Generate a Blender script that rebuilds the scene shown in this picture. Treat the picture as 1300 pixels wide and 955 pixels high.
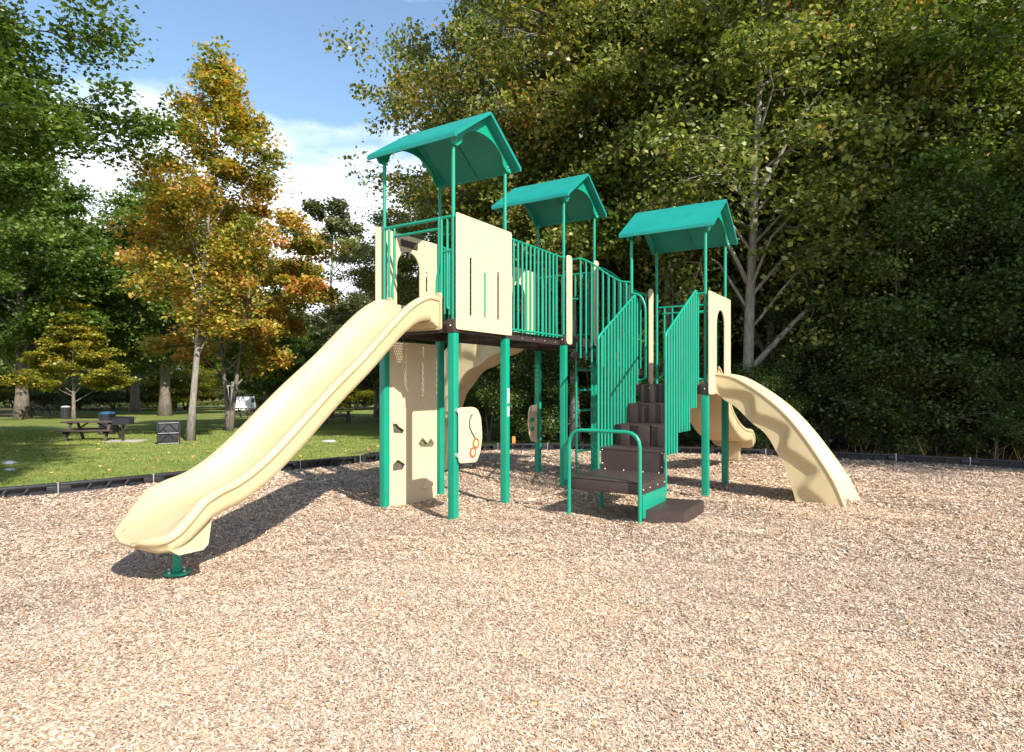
import bpy, bmesh, math, random
import numpy as np
from mathutils import Vector, Matrix, noise as mnoise

for o in list(bpy.data.objects):
    bpy.data.objects.remove(o)
S = bpy.context.scene
COL = S.collection
R = math.radians
rng = np.random.default_rng(7)
random.seed(7)

# ------------------------------------------------------------------ camera, light, exposure
cam_d = bpy.data.cameras.new("camera")
cam = bpy.data.objects.new("camera", cam_d)
COL.objects.link(cam)
cam.location = (0, 0, 1.6)
cam.rotation_euler = (R(90), 0, 0)
cam_d.sensor_width = 36
cam_d.lens = 36 * 790 / 1300
cam_d.shift_y = (488 - 477.5) / 1300
cam_d.clip_start = 0.05
cam_d.clip_end = 3000
S.camera = cam

SUN_EL = R(38.7)
SUN_H = Vector((0.573, -0.82)).normalized()          # horizontal direction towards the sun
sun_vec = Vector((SUN_H.x * math.cos(SUN_EL), SUN_H.y * math.cos(SUN_EL), math.sin(SUN_EL)))
sd = bpy.data.lights.new("sun", 'SUN')
sd.energy = 4.9
sd.angle = R(0.53)
sd.color = (1.0, 0.94, 0.84)
sun = bpy.data.objects.new("sun", sd)
COL.objects.link(sun)
sun.rotation_euler = sun_vec.to_track_quat('Z', 'Y').to_euler()
sun.location = (20, -20, 30)

W = bpy.data.worlds.new("World")
S.world = W
W.use_nodes = True
nt = W.node_tree
for n in list(nt.nodes):
    nt.nodes.remove(n)
N = nt.nodes.new
wo = N('ShaderNodeOutputWorld'); bg = N('ShaderNodeBackground')
sky = N('ShaderNodeTexSky'); sky.sky_type = 'NISHITA'; sky.sun_disc = False
sky.sun_elevation = SUN_EL
sky.sun_rotation = math.atan2(SUN_H.x, SUN_H.y)
sky.air_density = 1.0; sky.dust_density = 0.6; sky.ozone_density = 2.0
bg.inputs['Strength'].default_value = 0.085
tc = N('ShaderNodeTexCoord'); mp = N('ShaderNodeMapping')
mp.inputs['Scale'].default_value = (1.0, 1.0, 2.6)
mp.inputs['Location'].default_value = (0.35, 0.0, 0.32)
n1 = N('ShaderNodeTexNoise'); n1.inputs['Scale'].default_value = 2.3; n1.inputs['Detail'].default_value = 7; n1.inputs['Roughness'].default_value = 0.55
sep = N('ShaderNodeSeparateXYZ')
alt = N('ShaderNodeMapRange'); alt.inputs['From Min'].default_value = 0.16; alt.inputs['From Max'].default_value = 0.44
alt.inputs['To Min'].default_value = 0.28; alt.inputs['To Max'].default_value = -0.15
add = N('ShaderNodeMath'); add.operation = 'ADD'
cr = N('ShaderNodeValToRGB')
cr.color_ramp.elements[0].position = 0.47; cr.color_ramp.elements[0].color = (0, 0, 0, 1)
cr.color_ramp.elements[1].position = 0.64; cr.color_ramp.elements[1].color = (1, 1, 1, 1)
mx = N('ShaderNodeMix'); mx.data_type = 'RGBA'
mx.inputs['B'].default_value = (11.0, 11.4, 12.2, 1)
L = nt.links.new
tint = N('ShaderNodeMix'); tint.data_type = 'RGBA'; tint.blend_type = 'MULTIPLY'; tint.inputs['Factor'].default_value = 1
tint.inputs['B'].default_value = (1.72, 1.76, 1.66, 1)
L(tc.outputs['Generated'], mp.inputs['Vector']); L(mp.outputs['Vector'], n1.inputs['Vector'])
L(tc.outputs['Generated'], sep.inputs[0]); L(sep.outputs['Z'], alt.inputs['Value'])
L(n1.outputs['Fac'], add.inputs[0]); L(alt.outputs['Result'], add.inputs[1])
L(add.outputs[0], cr.inputs['Fac']); L(cr.outputs['Color'], mx.inputs['Factor'])
L(sky.outputs[0], tint.inputs['A']); L(tint.outputs['Result'], mx.inputs['A']); L(mx.outputs['Result'], bg.inputs['Color'])
L(bg.outputs[0], wo.inputs['Surface'])

S.render.engine = 'CYCLES'
S.view_settings.view_transform = 'Standard'
S.view_settings.look = 'None'
S.view_settings.exposure = 0.82
S.view_settings.gamma = 1
S.cycles.max_bounces = 8
S.cycles.transparent_max_bounces = 12

# ------------------------------------------------------------------ materials
def new_mat(name):
    m = bpy.data.materials.new(name); m.use_nodes = True
    t = m.node_tree
    return m, t, t.nodes['Principled BSDF']

def ramp(t, stops, fac):
    r = t.nodes.new('ShaderNodeValToRGB')
    e = r.color_ramp.elements
    while len(e) < len(stops): e.new(0.5)
    for k, (p, c) in enumerate(stops):
        e[k].position = p; e[k].color = (*c, 1)
    t.links.new(fac, r.inputs['Fac'])
    return r.outputs['Color']

def noise_node(t, scale, detail=4, rough=0.55, vec=None, coord='Object'):
    n = t.nodes.new('ShaderNodeTexNoise')
    n.inputs['Scale'].default_value = scale; n.inputs['Detail'].default_value = detail; n.inputs['Roughness'].default_value = rough
    if vec is None:
        c = t.nodes.new('ShaderNodeTexCoord'); vec = c.outputs[coord]
    t.links.new(vec, n.inputs['Vector'])
    return n

def bump(t, height, strength, dist, b):
    n = t.nodes.new('ShaderNodeBump'); n.inputs['Strength'].default_value = strength; n.inputs['Distance'].default_value = dist
    t.links.new(height, n.inputs['Height']); t.links.new(n.outputs[0], b.inputs['Normal'])

def surf_mat(name, col, rough=0.5, var=0.12, nscale=6, bumpk=0.0, bscale=60, spec=0.5, coat=0.0, dirt=None):
    """painted or moulded surface: broad tone variation, faint grain, small scuffs"""
    m, t, b = new_mat(name)
    n = noise_node(t, nscale, 6, 0.62)
    c = ramp(t, [(0.25, tuple(x * (1 - var) for x in col)), (0.75, tuple(min(1, x * (1 + var * 0.6)) for x in col))], n.outputs['Fac'])
    if dirt:
        n2 = noise_node(t, 23, 8, 0.7)
        mk = ramp(t, [(0.60, (0, 0, 0)), (0.72, (1, 1, 1))], n2.outputs['Fac'])
        mm = t.nodes.new('ShaderNodeMix'); mm.data_type = 'RGBA'
        sc = t.nodes.new('ShaderNodeMath'); sc.operation = 'MULTIPLY'; sc.inputs[1].default_value = dirt[1]
        t.links.new(mk, sc.inputs[0]); t.links.new(sc.outputs[0], mm.inputs['Factor'])
        t.links.new(c, mm.inputs['A']); mm.inputs['B'].default_value = (*dirt[0], 1)
        c = mm.outputs['Result']
    t.links.new(c, b.inputs['Base Color'])
    n3 = noise_node(t, 14, 5)
    rr = t.nodes.new('ShaderNodeMapRange'); rr.inputs['To Min'].default_value = rough * 0.8; rr.inputs['To Max'].default_value = min(1, rough * 1.25)
    t.links.new(n3.outputs['Fac'], rr.inputs['Value']); t.links.new(rr.outputs[0], b.inputs['Roughness'])
    b.inputs['Specular IOR Level'].default_value = spec
    if coat: b.inputs['Coat Weight'].default_value = coat
    if bumpk:
        bump(t, noise_node(t, bscale, 3).outputs['Fac'], bumpk, 0.004, b)
    return m

M = {}
M['green'] = surf_mat('green_paint', (0.003, 0.265, 0.165), 0.38, 0.16, 2.2, 0.05, dirt=((0.10, 0.20, 0.13), 0.35))
M['roof'] = surf_mat('roof_plastic', (0.004, 0.235, 0.200), 0.45, 0.14, 3, 0.10, 40, dirt=((0.07, 0.24, 0.20), 0.5))
M['beige'] = surf_mat('beige_panel', (0.62, 0.485, 0.315), 0.5, 0.06, 3, 0.12, 90, dirt=((0.42, 0.32, 0.21), 0.28))
M['brown'] = surf_mat('brown_coating', (0.048, 0.031, 0.028), 0.5, 0.25, 8, 0.25, 120, dirt=((0.16, 0.13, 0.11), 0.5))
M['steel'] = surf_mat('bolt_steel', (0.62, 0.62, 0.60), 0.3, 0.1); M['steel'].node_tree.nodes['Principled BSDF'].inputs['Metallic'].default_value = 0.7
M['black'] = surf_mat('black_plastic', (0.022, 0.022, 0.026), 0.35, 0.3, 5, 0.15, 50, dirt=((0.12, 0.11, 0.10), 0.35))
M['red'] = surf_mat('red_plastic', (0.68, 0.10, 0.04), 0.45, 0.1)
M['yellow'] = surf_mat('yellow_plastic', (0.85, 0.62, 0.10), 0.45, 0.1)
M['cream'] = surf_mat('cream_inlay', (0.85, 0.80, 0.62), 0.5, 0.05)
M['white'] = surf_mat('white_vinyl', (0.78, 0.78, 0.80), 0.4, 0.05)
M['pink'] = surf_mat('red_print', (0.60, 0.12, 0.16), 0.5, 0.05)
M['blueprint'] = surf_mat('blue_print', (0.15, 0.2, 0.55), 0.5, 0.05)
M['wood'] = surf_mat('dark_stained_wood', (0.075, 0.050, 0.040), 0.75, 0.35, 12, 0.5, 30, dirt=((0.22, 0.17, 0.14), 0.4))
M['orange'] = surf_mat('orange_marker', (0.80, 0.24, 0.04), 0.6, 0.1)
M['bluelid'] = surf_mat('blue_lid', (0.03, 0.09, 0.16), 0.45, 0.1)
M['carwhite'] = surf_mat('car_paint', (0.75, 0.76, 0.78), 0.2, 0.03)
M['glass'] = surf_mat('dark_glass', (0.03, 0.04, 0.05), 0.08, 0.1)
M['stone'] = surf_mat('pale_stone', (0.42, 0.40, 0.40), 0.85, 0.3, 9, 0.6, 25)
M['concrete'] = surf_mat('concrete', (0.40, 0.37, 0.33), 0.9, 0.2, 6, 0.5, 60)

# slide plastic: lets a little light through
def slide_material():
    m, t, b = new_mat('slide_plastic')
    n = noise_node(t, 2.5, 5)
    c = ramp(t, [(0.3, (0.575, 0.485, 0.275)), (0.7, (0.635, 0.545, 0.325))], n.outputs['Fac'])
    # scuffs drawn out along the slide and faint dust
    tcn = t.nodes.new('ShaderNodeTexCoord'); mpp = t.nodes.new('ShaderNodeMapping'); mpp.inputs['Scale'].default_value = (2.2, 26, 2.2)
    t.links.new(tcn.outputs['Object'], mpp.inputs['Vector'])
    n2 = noise_node(t, 2.0, 9, 0.75, vec=mpp.outputs['Vector'])
    mk = ramp(t, [(0.56, (0, 0, 0)), (0.74, (1, 1, 1))], n2.outputs['Fac'])
    sc = t.nodes.new('ShaderNodeMath'); sc.operation = 'MULTIPLY'; sc.inputs[1].default_value = 0.38
    t.links.new(mk, sc.inputs[0])
    mm = t.nodes.new('ShaderNodeMix'); mm.data_type = 'RGBA'; t.links.new(sc.outputs[0], mm.inputs['Factor']); t.links.new(c, mm.inputs['A']); mm.inputs['B'].default_value = (0.42, 0.36, 0.25, 1)
    t.links.new(mm.outputs['Result'], b.inputs['Base Color'])
    b.inputs['Roughness'].default_value = 0.38
    bump(t, noise_node(t, 70, 2).outputs['Fac'], 0.06, 0.003, b)
    tr = t.nodes.new('ShaderNodeBsdfTranslucent'); tr.inputs['Color'].default_value = (0.72, 0.36, 0.11, 1)
    mxs = t.nodes.new('ShaderNodeMixShader'); mxs.inputs[0].default_value = 0.20
    out = t.nodes['Material Output']
    t.links.new(b.outputs[0], mxs.inputs[1]); t.links.new(tr.outputs[0], mxs.inputs[2]); t.links.new(mxs.outputs[0], out.inputs['Surface'])
    return m
M['slide'] = slide_material()

# perforated deck steel: real see-through holes in a dot grid
def deck_material():
    m, t, b = new_mat('perforated_deck')
    b.inputs['Base Color'].default_value = (0.055, 0.036, 0.032, 1); b.inputs['Roughness'].default_value = 0.55
    c = t.nodes.new('ShaderNodeTexCoord'); mpn = t.nodes.new('ShaderNodeVectorMath'); mpn.operation = 'SCALE'; mpn.inputs['Scale'].default_value = 26
    t.links.new(c.outputs['Object'], mpn.inputs[0])
    fr = t.nodes.new('ShaderNodeVectorMath'); fr.operation = 'FRACTION'; t.links.new(mpn.outputs[0], fr.inputs[0])
    sb = t.nodes.new('ShaderNodeVectorMath'); sb.operation = 'SUBTRACT'; sb.inputs[1].default_value = (0.5, 0.5, 0); t.links.new(fr.outputs[0], sb.inputs[0])
    sp = t.nodes.new('ShaderNodeSeparateXYZ'); t.links.new(sb.outputs[0], sp.inputs[0])
    cb = t.nodes.new('ShaderNodeCombineXYZ'); t.links.new(sp.outputs[0], cb.inputs[0]); t.links.new(sp.outputs[1], cb.inputs[1])
    ln = t.nodes.new('ShaderNodeVectorMath'); ln.operation = 'LENGTH'; t.links.new(cb.outputs[0], ln.inputs[0])
    lt = t.nodes.new('ShaderNodeMath'); lt.operation = 'LESS_THAN'; lt.inputs[1].default_value = 0.24; t.links.new(ln.outputs['Value'], lt.inputs[0])
    tp = t.nodes.new('ShaderNodeBsdfTransparent'); mxs = t.nodes.new('ShaderNodeMixShader')
    t.links.new(lt.outputs[0], mxs.inputs[0]); t.links.new(b.outputs[0], mxs.inputs[1]); t.links.new(tp.outputs[0], mxs.inputs[2])
    t.links.new(mxs.outputs[0], t.nodes['Material Output'].inputs['Surface'])
    return m
M['deck'] = deck_material()

def leaf_material(name, stops, trans=0.35, clu=0.5):
    """leaf colours differ leaf by leaf and spray by spray (attributes 'rnd' and 'clu'), like a turning tree"""
    m, t, b = new_mat(name)
    a = t.nodes.new('ShaderNodeAttribute'); a.attribute_name = 'rnd'
    a2 = t.nodes.new('ShaderNodeAttribute'); a2.attribute_name = 'clu'
    oi = t.nodes.new('ShaderNodeObjectInfo')
    m1 = t.nodes.new('ShaderNodeMath'); m1.operation = 'MULTIPLY'; m1.inputs[1].default_value = 1 - clu
    m2 = t.nodes.new('ShaderNodeMath'); m2.operation = 'MULTIPLY_ADD'; m2.inputs[1].default_value = clu
    m3 = t.nodes.new('ShaderNodeMath'); m3.operation = 'MULTIPLY_ADD'; m3.inputs[1].default_value = 0.16
    m4 = t.nodes.new('ShaderNodeMath'); m4.operation = 'SUBTRACT'; m4.inputs[1].default_value = 0.08
    t.links.new(a.outputs['Fac'], m1.inputs[0]); t.links.new(a2.outputs['Fac'], m2.inputs[0]); t.links.new(m1.outputs[0], m2.inputs[2])
    t.links.new(oi.outputs['Random'], m3.inputs[0]); t.links.new(m2.outputs[0], m3.inputs[2]); t.links.new(m3.outputs[0], m4.inputs[0])
    c = ramp(t, stops, m4.outputs[0])
    t.links.new(c, b.inputs['Base Color'])
    b.inputs['Roughness'].default_value = 0.42
    b.inputs['Specular IOR Level'].default_value = 0.45
    tr = t.nodes.new('ShaderNodeBsdfTranslucent')
    hs = t.nodes.new('ShaderNodeHueSaturation'); hs.inputs['Saturation'].default_value = 1.15; hs.inputs['Value'].default_value = 1.5
    t.links.new(c, hs.inputs['Color']); t.links.new(hs.outputs[0], tr.inputs['Color'])
    mxs = t.nodes.new('ShaderNodeMixShader'); mxs.inputs[0].default_value = trans
    t.links.new(b.outputs[0], mxs.inputs[1]); t.links.new(tr.outputs[0], mxs.inputs[2])
    t.links.new(mxs.outputs[0], t.nodes['Material Output'].inputs['Surface'])
    return m
G0, G1, G2 = (0.030, 0.062, 0.012), (0.060, 0.115, 0.020), (0.105, 0.160, 0.030)
M['leaf_green'] = leaf_material('leaves_green', [(0.15, (0.052, 0.095, 0.017)), (0.5, (0.110, 0.170, 0.031)), (0.85, (0.19, 0.245, 0.050)), (0.98, (0.30, 0.26, 0.055))])
M['leaf_forest'] = leaf_material('leaves_forest', [(0.08, (0.045, 0.075, 0.017)), (0.40, (0.125, 0.165, 0.034)), (0.66, (0.27, 0.295, 0.075)), (0.84, (0.42, 0.37, 0.12)), (0.95, (0.50, 0.25, 0.08))], clu=0.35)
M['leaf_yellow'] = leaf_material('leaves_yellowgreen', [(0.1, (0.075, 0.11, 0.015)), (0.5, (0.20, 0.21, 0.025)), (0.9, (0.36, 0.25, 0.03))])
M['leaf_orange'] = leaf_material('leaves_turning', [(0.10, (0.090, 0.135, 0.024)), (0.34, (0.20, 0.225, 0.038)), (0.52, (0.42, 0.36, 0.07)), (0.70, (0.55, 0.33, 0.08)), (0.90, (0.50, 0.18, 0.07))], clu=0.62)
M['leaf_rust'] = leaf_material('leaves_rusting', [(0.08, (0.05, 0.075, 0.017)), (0.38, (0.14, 0.165, 0.034)), (0.58, (0.30, 0.28, 0.07)), (0.74, (0.42, 0.30, 0.09)), (0.88, (0.46, 0.20, 0.07))], clu=0.5)
M['leaf_shrub'] = leaf_material('leaves_shrub', [(0.15, (0.038, 0.070, 0.017)), (0.55, (0.088, 0.135, 0.032)), (0.9, (0.20, 0.24, 0.06))])
M['leaf_grey'] = leaf_material('leaves_greygreen', [(0.15, (0.07, 0.09, 0.035)), (0.55, (0.14, 0.16, 0.06)), (0.8, (0.24, 0.21, 0.09)), (0.95, (0.33, 0.20, 0.08))])
M['leaf_pale'] = leaf_material('leaves_pale', [(0.15, (0.085, 0.12, 0.055)), (0.6, (0.17, 0.21, 0.11)), (0.95, (0.27, 0.27, 0.10))])

def bark_material(name, c0, c1):
    m, t, b = new_mat(name)
    tcn = t.nodes.new('ShaderNodeTexCoord'); mpp = t.nodes.new('ShaderNodeMapping'); mpp.inputs['Scale'].default_value = (9, 9, 2.2)
    t.links.new(tcn.outputs['Object'], mpp.inputs['Vector'])
    n = noise_node(t, 1.6, 8, 0.65, vec=mpp.outputs['Vector'])
    c = ramp(t, [(0.32, c0), (0.66, c1)], n.outputs['Fac'])
    t.links.new(c, b.inputs['Base Color']); b.inputs['Roughness'].default_value = 0.9
    bump(t, n.outputs['Fac'], 0.8, 0.03, b)
    return m
M['bark'] = bark_material('bark_brown', (0.075, 0.060, 0.048), (0.23, 0.195, 0.155))
M['bark_pale'] = bark_material('bark_pale', (0.13, 0.115, 0.095), (0.32, 0.29, 0.245))

def chips_base_material():
    m, t, b = new_mat('wood_chip_bed')
    tcn = t.nodes.new('ShaderNodeTexCoord')
    wn = noise_node(t, 9, 3, vec=tcn.outputs['Object'])
    mixv = t.nodes.new('ShaderNodeMix'); mixv.data_type = 'VECTOR'; mixv.inputs['Factor'].default_value = 0.06
    t.links.new(tcn.outputs['Object'], mixv.inputs['A']); t.links.new(wn.outputs['Color'], mixv.inputs['B'])
    mpp = t.nodes.new('ShaderNodeMapping'); mpp.inputs['Scale'].default_value = (1, 1.25, 1); t.links.new(mixv.outputs['Result'], mpp.inputs['Vector'])
    vo = t.nodes.new('ShaderNodeTexVoronoi'); vo.inputs['Scale'].default_value = 42; t.links.new(mpp.outputs[0], vo.inputs['Vector'])
    sp = t.nodes.new('ShaderNodeSeparateColor'); t.links.new(vo.outputs['Color'], sp.inputs[0])
    c = ramp(t, [(0.0, (0.182, 0.122, 0.085)), (0.25, (0.336, 0.250, 0.177)), (0.6, (0.448, 0.357, 0.263)), (0.85, (0.532, 0.465, 0.369)), (1, (0.476, 0.272, 0.135))], sp.outputs[0])
    big = noise_node(t, 0.32, 6, 0.62, vec=tcn.outputs['Object'])
    bc = ramp(t, [(0.32, (0.96, 0.92, 0.97)), (0.5, (1.13, 1.065, 1.07)), (0.68, (1.29, 1.17, 1.08))], big.outputs['Fac'])
    mm = t.nodes.new('ShaderNodeMix'); mm.data_type = 'RGBA'; mm.blend_type = 'MULTIPLY'; mm.inputs['Factor'].default_value = 1
    t.links.new(c, mm.inputs['A']); t.links.new(bc, mm.inputs['B']); t.links.new(mm.outputs['Result'], b.inputs['Base Color'])
    b.inputs['Roughness'].default_value = 0.9; b.inputs['Specular IOR Level'].default_value = 0.2
    bump(t, sp.outputs[1], 0.9, 0.012, b)
    return m
M['chipbed'] = chips_base_material()

def chip_material():
    m, t, b = new_mat('wood_chip')
    a = t.nodes.new('ShaderNodeAttribute'); a.attribute_name = 'rnd'
    c = ramp(t, [(0.0, (0.140, 0.093, 0.064)), (0.10, (0.294, 0.207, 0.142)), (0.33, (0.420, 0.322, 0.227)), (0.65, (0.504, 0.415, 0.312)), (0.90, (0.574, 0.529, 0.440)), (0.96, (0.518, 0.329, 0.163)), (1, (0.385, 0.179, 0.071))], a.outputs['Fac'])
    tcn = t.nodes.new('ShaderNodeTexCoord')
    big = noise_node(t, 0.32, 6, 0.62, vec=tcn.outputs['Object'])
    bc = ramp(t, [(0.32, (0.96, 0.92, 0.97)), (0.5, (1.13, 1.065, 1.07)), (0.68, (1.29, 1.17, 1.08))], big.outputs['Fac'])
    mm = t.nodes.new('ShaderNodeMix'); mm.data_type = 'RGBA'; mm.blend_type = 'MULTIPLY'; mm.inputs['Factor'].default_value = 1
    t.links.new(c, mm.inputs['A']); t.links.new(bc, mm.inputs['B']); t.links.new(mm.outputs['Result'], b.inputs['Base Color'])
    b.inputs['Roughness'].default_value = 0.8; b.inputs['Specular IOR Level'].default_value = 0.25
    return m
M['chip'] = chip_material()

def grass_material(name, blades=False):
    m, t, b = new_mat(name)
    if blades:
        a = t.nodes.new('ShaderNodeAttribute'); a.attribute_name = 'rnd'
        c = ramp(t, [(0.0, (0.098, 0.144, 0.030)), (0.6, (0.205, 0.256, 0.064)), (0.9, (0.295, 0.304, 0.112)), (1, (0.344, 0.296, 0.160))], a.outputs['Fac'])
    else:
        tcn = t.nodes.new('ShaderNodeTexCoord')
        n = noise_node(t, 0.6, 8, 0.7, vec=tcn.outputs['Object']); n2 = noise_node(t, 30, 5, 0.7, vec=tcn.outputs['Object'])
        ad = t.nodes.new('ShaderNodeMath'); ad.operation = 'MULTIPLY_ADD'; ad.inputs[1].default_value = 0.5
        t.links.new(n2.outputs['Fac'], ad.inputs[0]); 
        hf = t.nodes.new('ShaderNodeMath'); hf.operation = 'MULTIPLY'; hf.inputs[1].default_value = 0.5
        t.links.new(n.outputs['Fac'], hf.inputs[0]); t.links.new(hf.outputs[0], ad.inputs[2])
        c = ramp(t, [(0.32, (0.098, 0.136, 0.030)), (0.5, (0.164, 0.200, 0.050)), (0.62, (0.238, 0.248, 0.080)), (0.72, (0.295, 0.248, 0.120))], ad.outputs[0])
        bump(t, n2.outputs['Fac'], 0.8, 0.05, b)
    tcp = t.nodes.new('ShaderNodeTexCoord'); np_ = noise_node(t, 0.9, 6, 0.65, vec=tcp.outputs['Object'])
    pc = ramp(t, [(0.36, (0.78, 0.84, 0.80)), (0.52, (1, 1, 1)), (0.66, (1.28, 1.06, 1.10))], np_.outputs['Fac'])
    pm = t.nodes.new('ShaderNodeMix'); pm.data_type = 'RGBA'; pm.blend_type = 'MULTIPLY'; pm.inputs['Factor'].default_value = 1
    t.links.new(c, pm.inputs['A']); t.links.new(pc, pm.inputs['B']); c = pm.outputs['Result']
    t.links.new(c, b.inputs['Base Color']); b.inputs['Roughness'].default_value = 0.85; b.inputs['Specular IOR Level'].default_value = 0.08
    return m
M['grass'] = grass_material('lawn'); M['blade'] = grass_material('grass_blade', True)
def floor_material():
    m, t, b = new_mat('leaf_litter')
    n = noise_node(t, 18, 7, 0.7)
    c = ramp(t, [(0.35, (0.025, 0.020, 0.012)), (0.6, (0.085, 0.060, 0.030)), (0.72, (0.06, 0.085, 0.02))], n.outputs['Fac'])
    t.links.new(c, b.inputs['Base Color']); b.inputs['Roughness'].default_value = 0.95
    bump(t, n.outputs['Fac'], 1.0, 0.05, b)
    return m
M['litter'] = floor_material()
def fallen_material():
    m, t, b = new_mat('fallen_leaf')
    a = t.nodes.new('ShaderNodeAttribute'); a.attribute_name = 'rnd'
    c = ramp(t, [(0, (0.10, 0.05, 0.02)), (0.5, (0.36, 0.17, 0.05)), (1, (0.62, 0.36, 0.10))], a.outputs['Fac'])
    t.links.new(c, b.inputs['Base Color']); b.inputs['Roughness'].default_value = 0.7
    return m
M['fallen'] = fallen_material()

# ------------------------------------------------------------------ mesh helpers
class MB:
    def __init__(s): s.v = []; s.f = []
    def add(s, vs, fs):
        o = len(s.v); s.v += [tuple(p) for p in vs]; s.f += [tuple(i + o for i in f) for f in fs]
    def box(s, a, b, bev=0.0):
        x0, y0, z0 = a; x1, y1, z1 = b
        if bev <= 0:
            s.add([(x0,y0,z0),(x1,y0,z0),(x1,y1,z0),(x0,y1,z0),(x0,y0,z1),(x1,y0,z1),(x1,y1,z1),(x0,y1,z1)],
                  [(0,3,2,1),(4,5,6,7),(0,1,5,4),(1,2,6,5),(2,3,7,6),(3,0,4,7)])
        else:
            bm = bmesh.new(); bmesh.ops.create_cube(bm, size=1)
            for v in bm.verts:
                v.co = Vector(((x0+x1)/2 + v.co.x*(x1-x0), (y0+y1)/2 + v.co.y*(y1-y0), (z0+z1)/2 + v.co.z*(z1-z0)))
            bmesh.ops.bevel(bm, geom=bm.edges[:], offset=bev, segments=2, affect='EDGES', profile=0.6)
            bm.verts.index_update()
            s.add([v.co[:] for v in bm.verts], [[v.index for v in f.verts] for f in bm.faces]); bm.free()
    def obox(s, c, ax, ay, az, h, bev=0.0):
        """box centred on c with unit axes and half sizes h"""
        t = MB(); t.box((-h[0],-h[1],-h[2]), (h[0],h[1],h[2]), bev)
        c, ax, ay, az = map(Vector, (c, ax, ay, az))
        s.add([c + ax*p[0] + ay*p[1] + az*p[2] for p in t.v], t.f)
    def bar(s, a, b, w, h, bev=0.0, up=(0,0,1)):
        a, b = Vector(a), Vector(b); d = (b-a); l = d.length; d.normalize(); up = Vector(up)
        sd_ = d.cross(up)
        if sd_.length < 1e-4: sd_ = d.cross(Vector((1,0,0)))
        sd_.normalize(); u2 = sd_.cross(d)
        s.obox((a+b)/2, d, sd_, u2, (l/2, w/2, h/2), bev)
    def tube(s, pts, r, n=10, closed=False, caps=True):
        pts = [Vector(p) for p in pts]; m = len(pts)
        rs = r if isinstance(r, (list, tuple)) else [r]*m
        d0 = (pts[1]-pts[0]).normalized()
        nrm = d0.cross(Vector((0,0,1)))
        if nrm.length < 1e-3: nrm = d0.cross(Vector((1,0,0)))
        nrm.normalize(); vs = []; prev = d0
        for i, p in enumerate(pts):
            if closed: d = (pts[(i+1) % m]-pts[i-1]).normalized()
            elif i == 0: d = d0
            elif i == m-1: d = (pts[-1]-pts[-2]).normalized()
            else: d = ((pts[i+1]-p).normalized() + (p-pts[i-1]).normalized()).normalized()
            q = prev.rotation_difference(d); nrm = (q @ nrm); nrm = (nrm - d*nrm.dot(d)).normalized(); prev = d
            bn = d.cross(nrm)
            k = 1.0
            if 0 < i < m-1: 
                ca = max(0.5, d.dot((p-pts[i-1]).normalized())); k = 1.0
            for j in range(n):
                a = 2*math.pi*j/n
                vs.append(p + (nrm*math.cos(a) + bn*math.sin(a))*rs[i]*k)
        fs = []
        for i in range(m if closed else m-1):
            i2 = (i+1) % m
            for j in range(n):
                fs.append((i*n+j, i*n+(j+1) % n, i2*n+(j+1) % n, i2*n+j))
        if caps and not closed:
            fs.append(tuple(range(n))[::-1]); fs.append(tuple((m-1)*n+j for j in range(n)))
        s.add(vs, fs)
    def sphere(s, c, r, n=8, sq=(1,1,1)):
        vs = [(c[0], c[1], c[2]+r*sq[2])]; fs = []
        rows = n//2
        for i in range(1, rows):
            th_ = math.pi*i/rows
            for j in range(n):
                a = 2*math.pi*j/n
                vs.append((c[0]+r*sq[0]*math.sin(th_)*math.cos(a), c[1]+r*sq[1]*math.sin(th_)*math.sin(a), c[2]+r*sq[2]*math.cos(th_)))
        vs.append((c[0], c[1], c[2]-r*sq[2]))
        for j in range(n): fs.append((0, 1+j, 1+(j+1) % n))
        for i in range(rows-2):
            for j in range(n):
                a = 1+i*n; fs.append((a+j, a+n+j, a+n+(j+1) % n, a+(j+1) % n))
        l = len(vs)-1; a = 1+(rows-2)*n
        for j in range(n): fs.append((l, a+(j+1) % n, a+j))
        s.add(vs, fs)
    def loft(s, secs, caps=True, closed=True):
        n = len(secs[0]); vs = [p for q in secs for p in q]; fs = []
        for i in range(len(secs)-1):
            for j in range(n if closed else n-1):
                fs.append((i*n+j, i*n+(j+1) % n, (i+1)*n+(j+1) % n, (i+1)*n+j))
        if caps and closed: fs.append(tuple(range(n))[::-1]); fs.append(tuple((len(secs)-1)*n+j for j in range(n)))
        s.add(vs, fs)
    def build(s, name, mat, parent=None, smooth=35, M4=None):
        me = bpy.data.meshes.new(name)
        me.from_pydata(s.v, [], s.f); me.validate()
        return finish(me, name, mat, parent, smooth, M4)

def finish(me, name, mat, parent=None, smooth=35, M4=None):
    bm = bmesh.new(); bm.from_mesh(me)
    bmesh.ops.recalc_face_normals(bm, faces=bm.faces)
    if smooth:
        lim = R(smooth)
        for f in bm.faces: f.smooth = True
        for e in bm.edges:
            if len(e.link_faces) == 2 and e.calc_face_angle(0) > lim: e.smooth = False
    bm.to_mesh(me); bm.free()
    if M4: me.transform(M4)
    for m_ in (mat if isinstance(mat, (list, tuple)) else [mat]): me.materials.append(m_)
    o = bpy.data.objects.new(name, me); COL.objects.link(o)
    if parent: o.parent = parent
    return o

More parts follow.
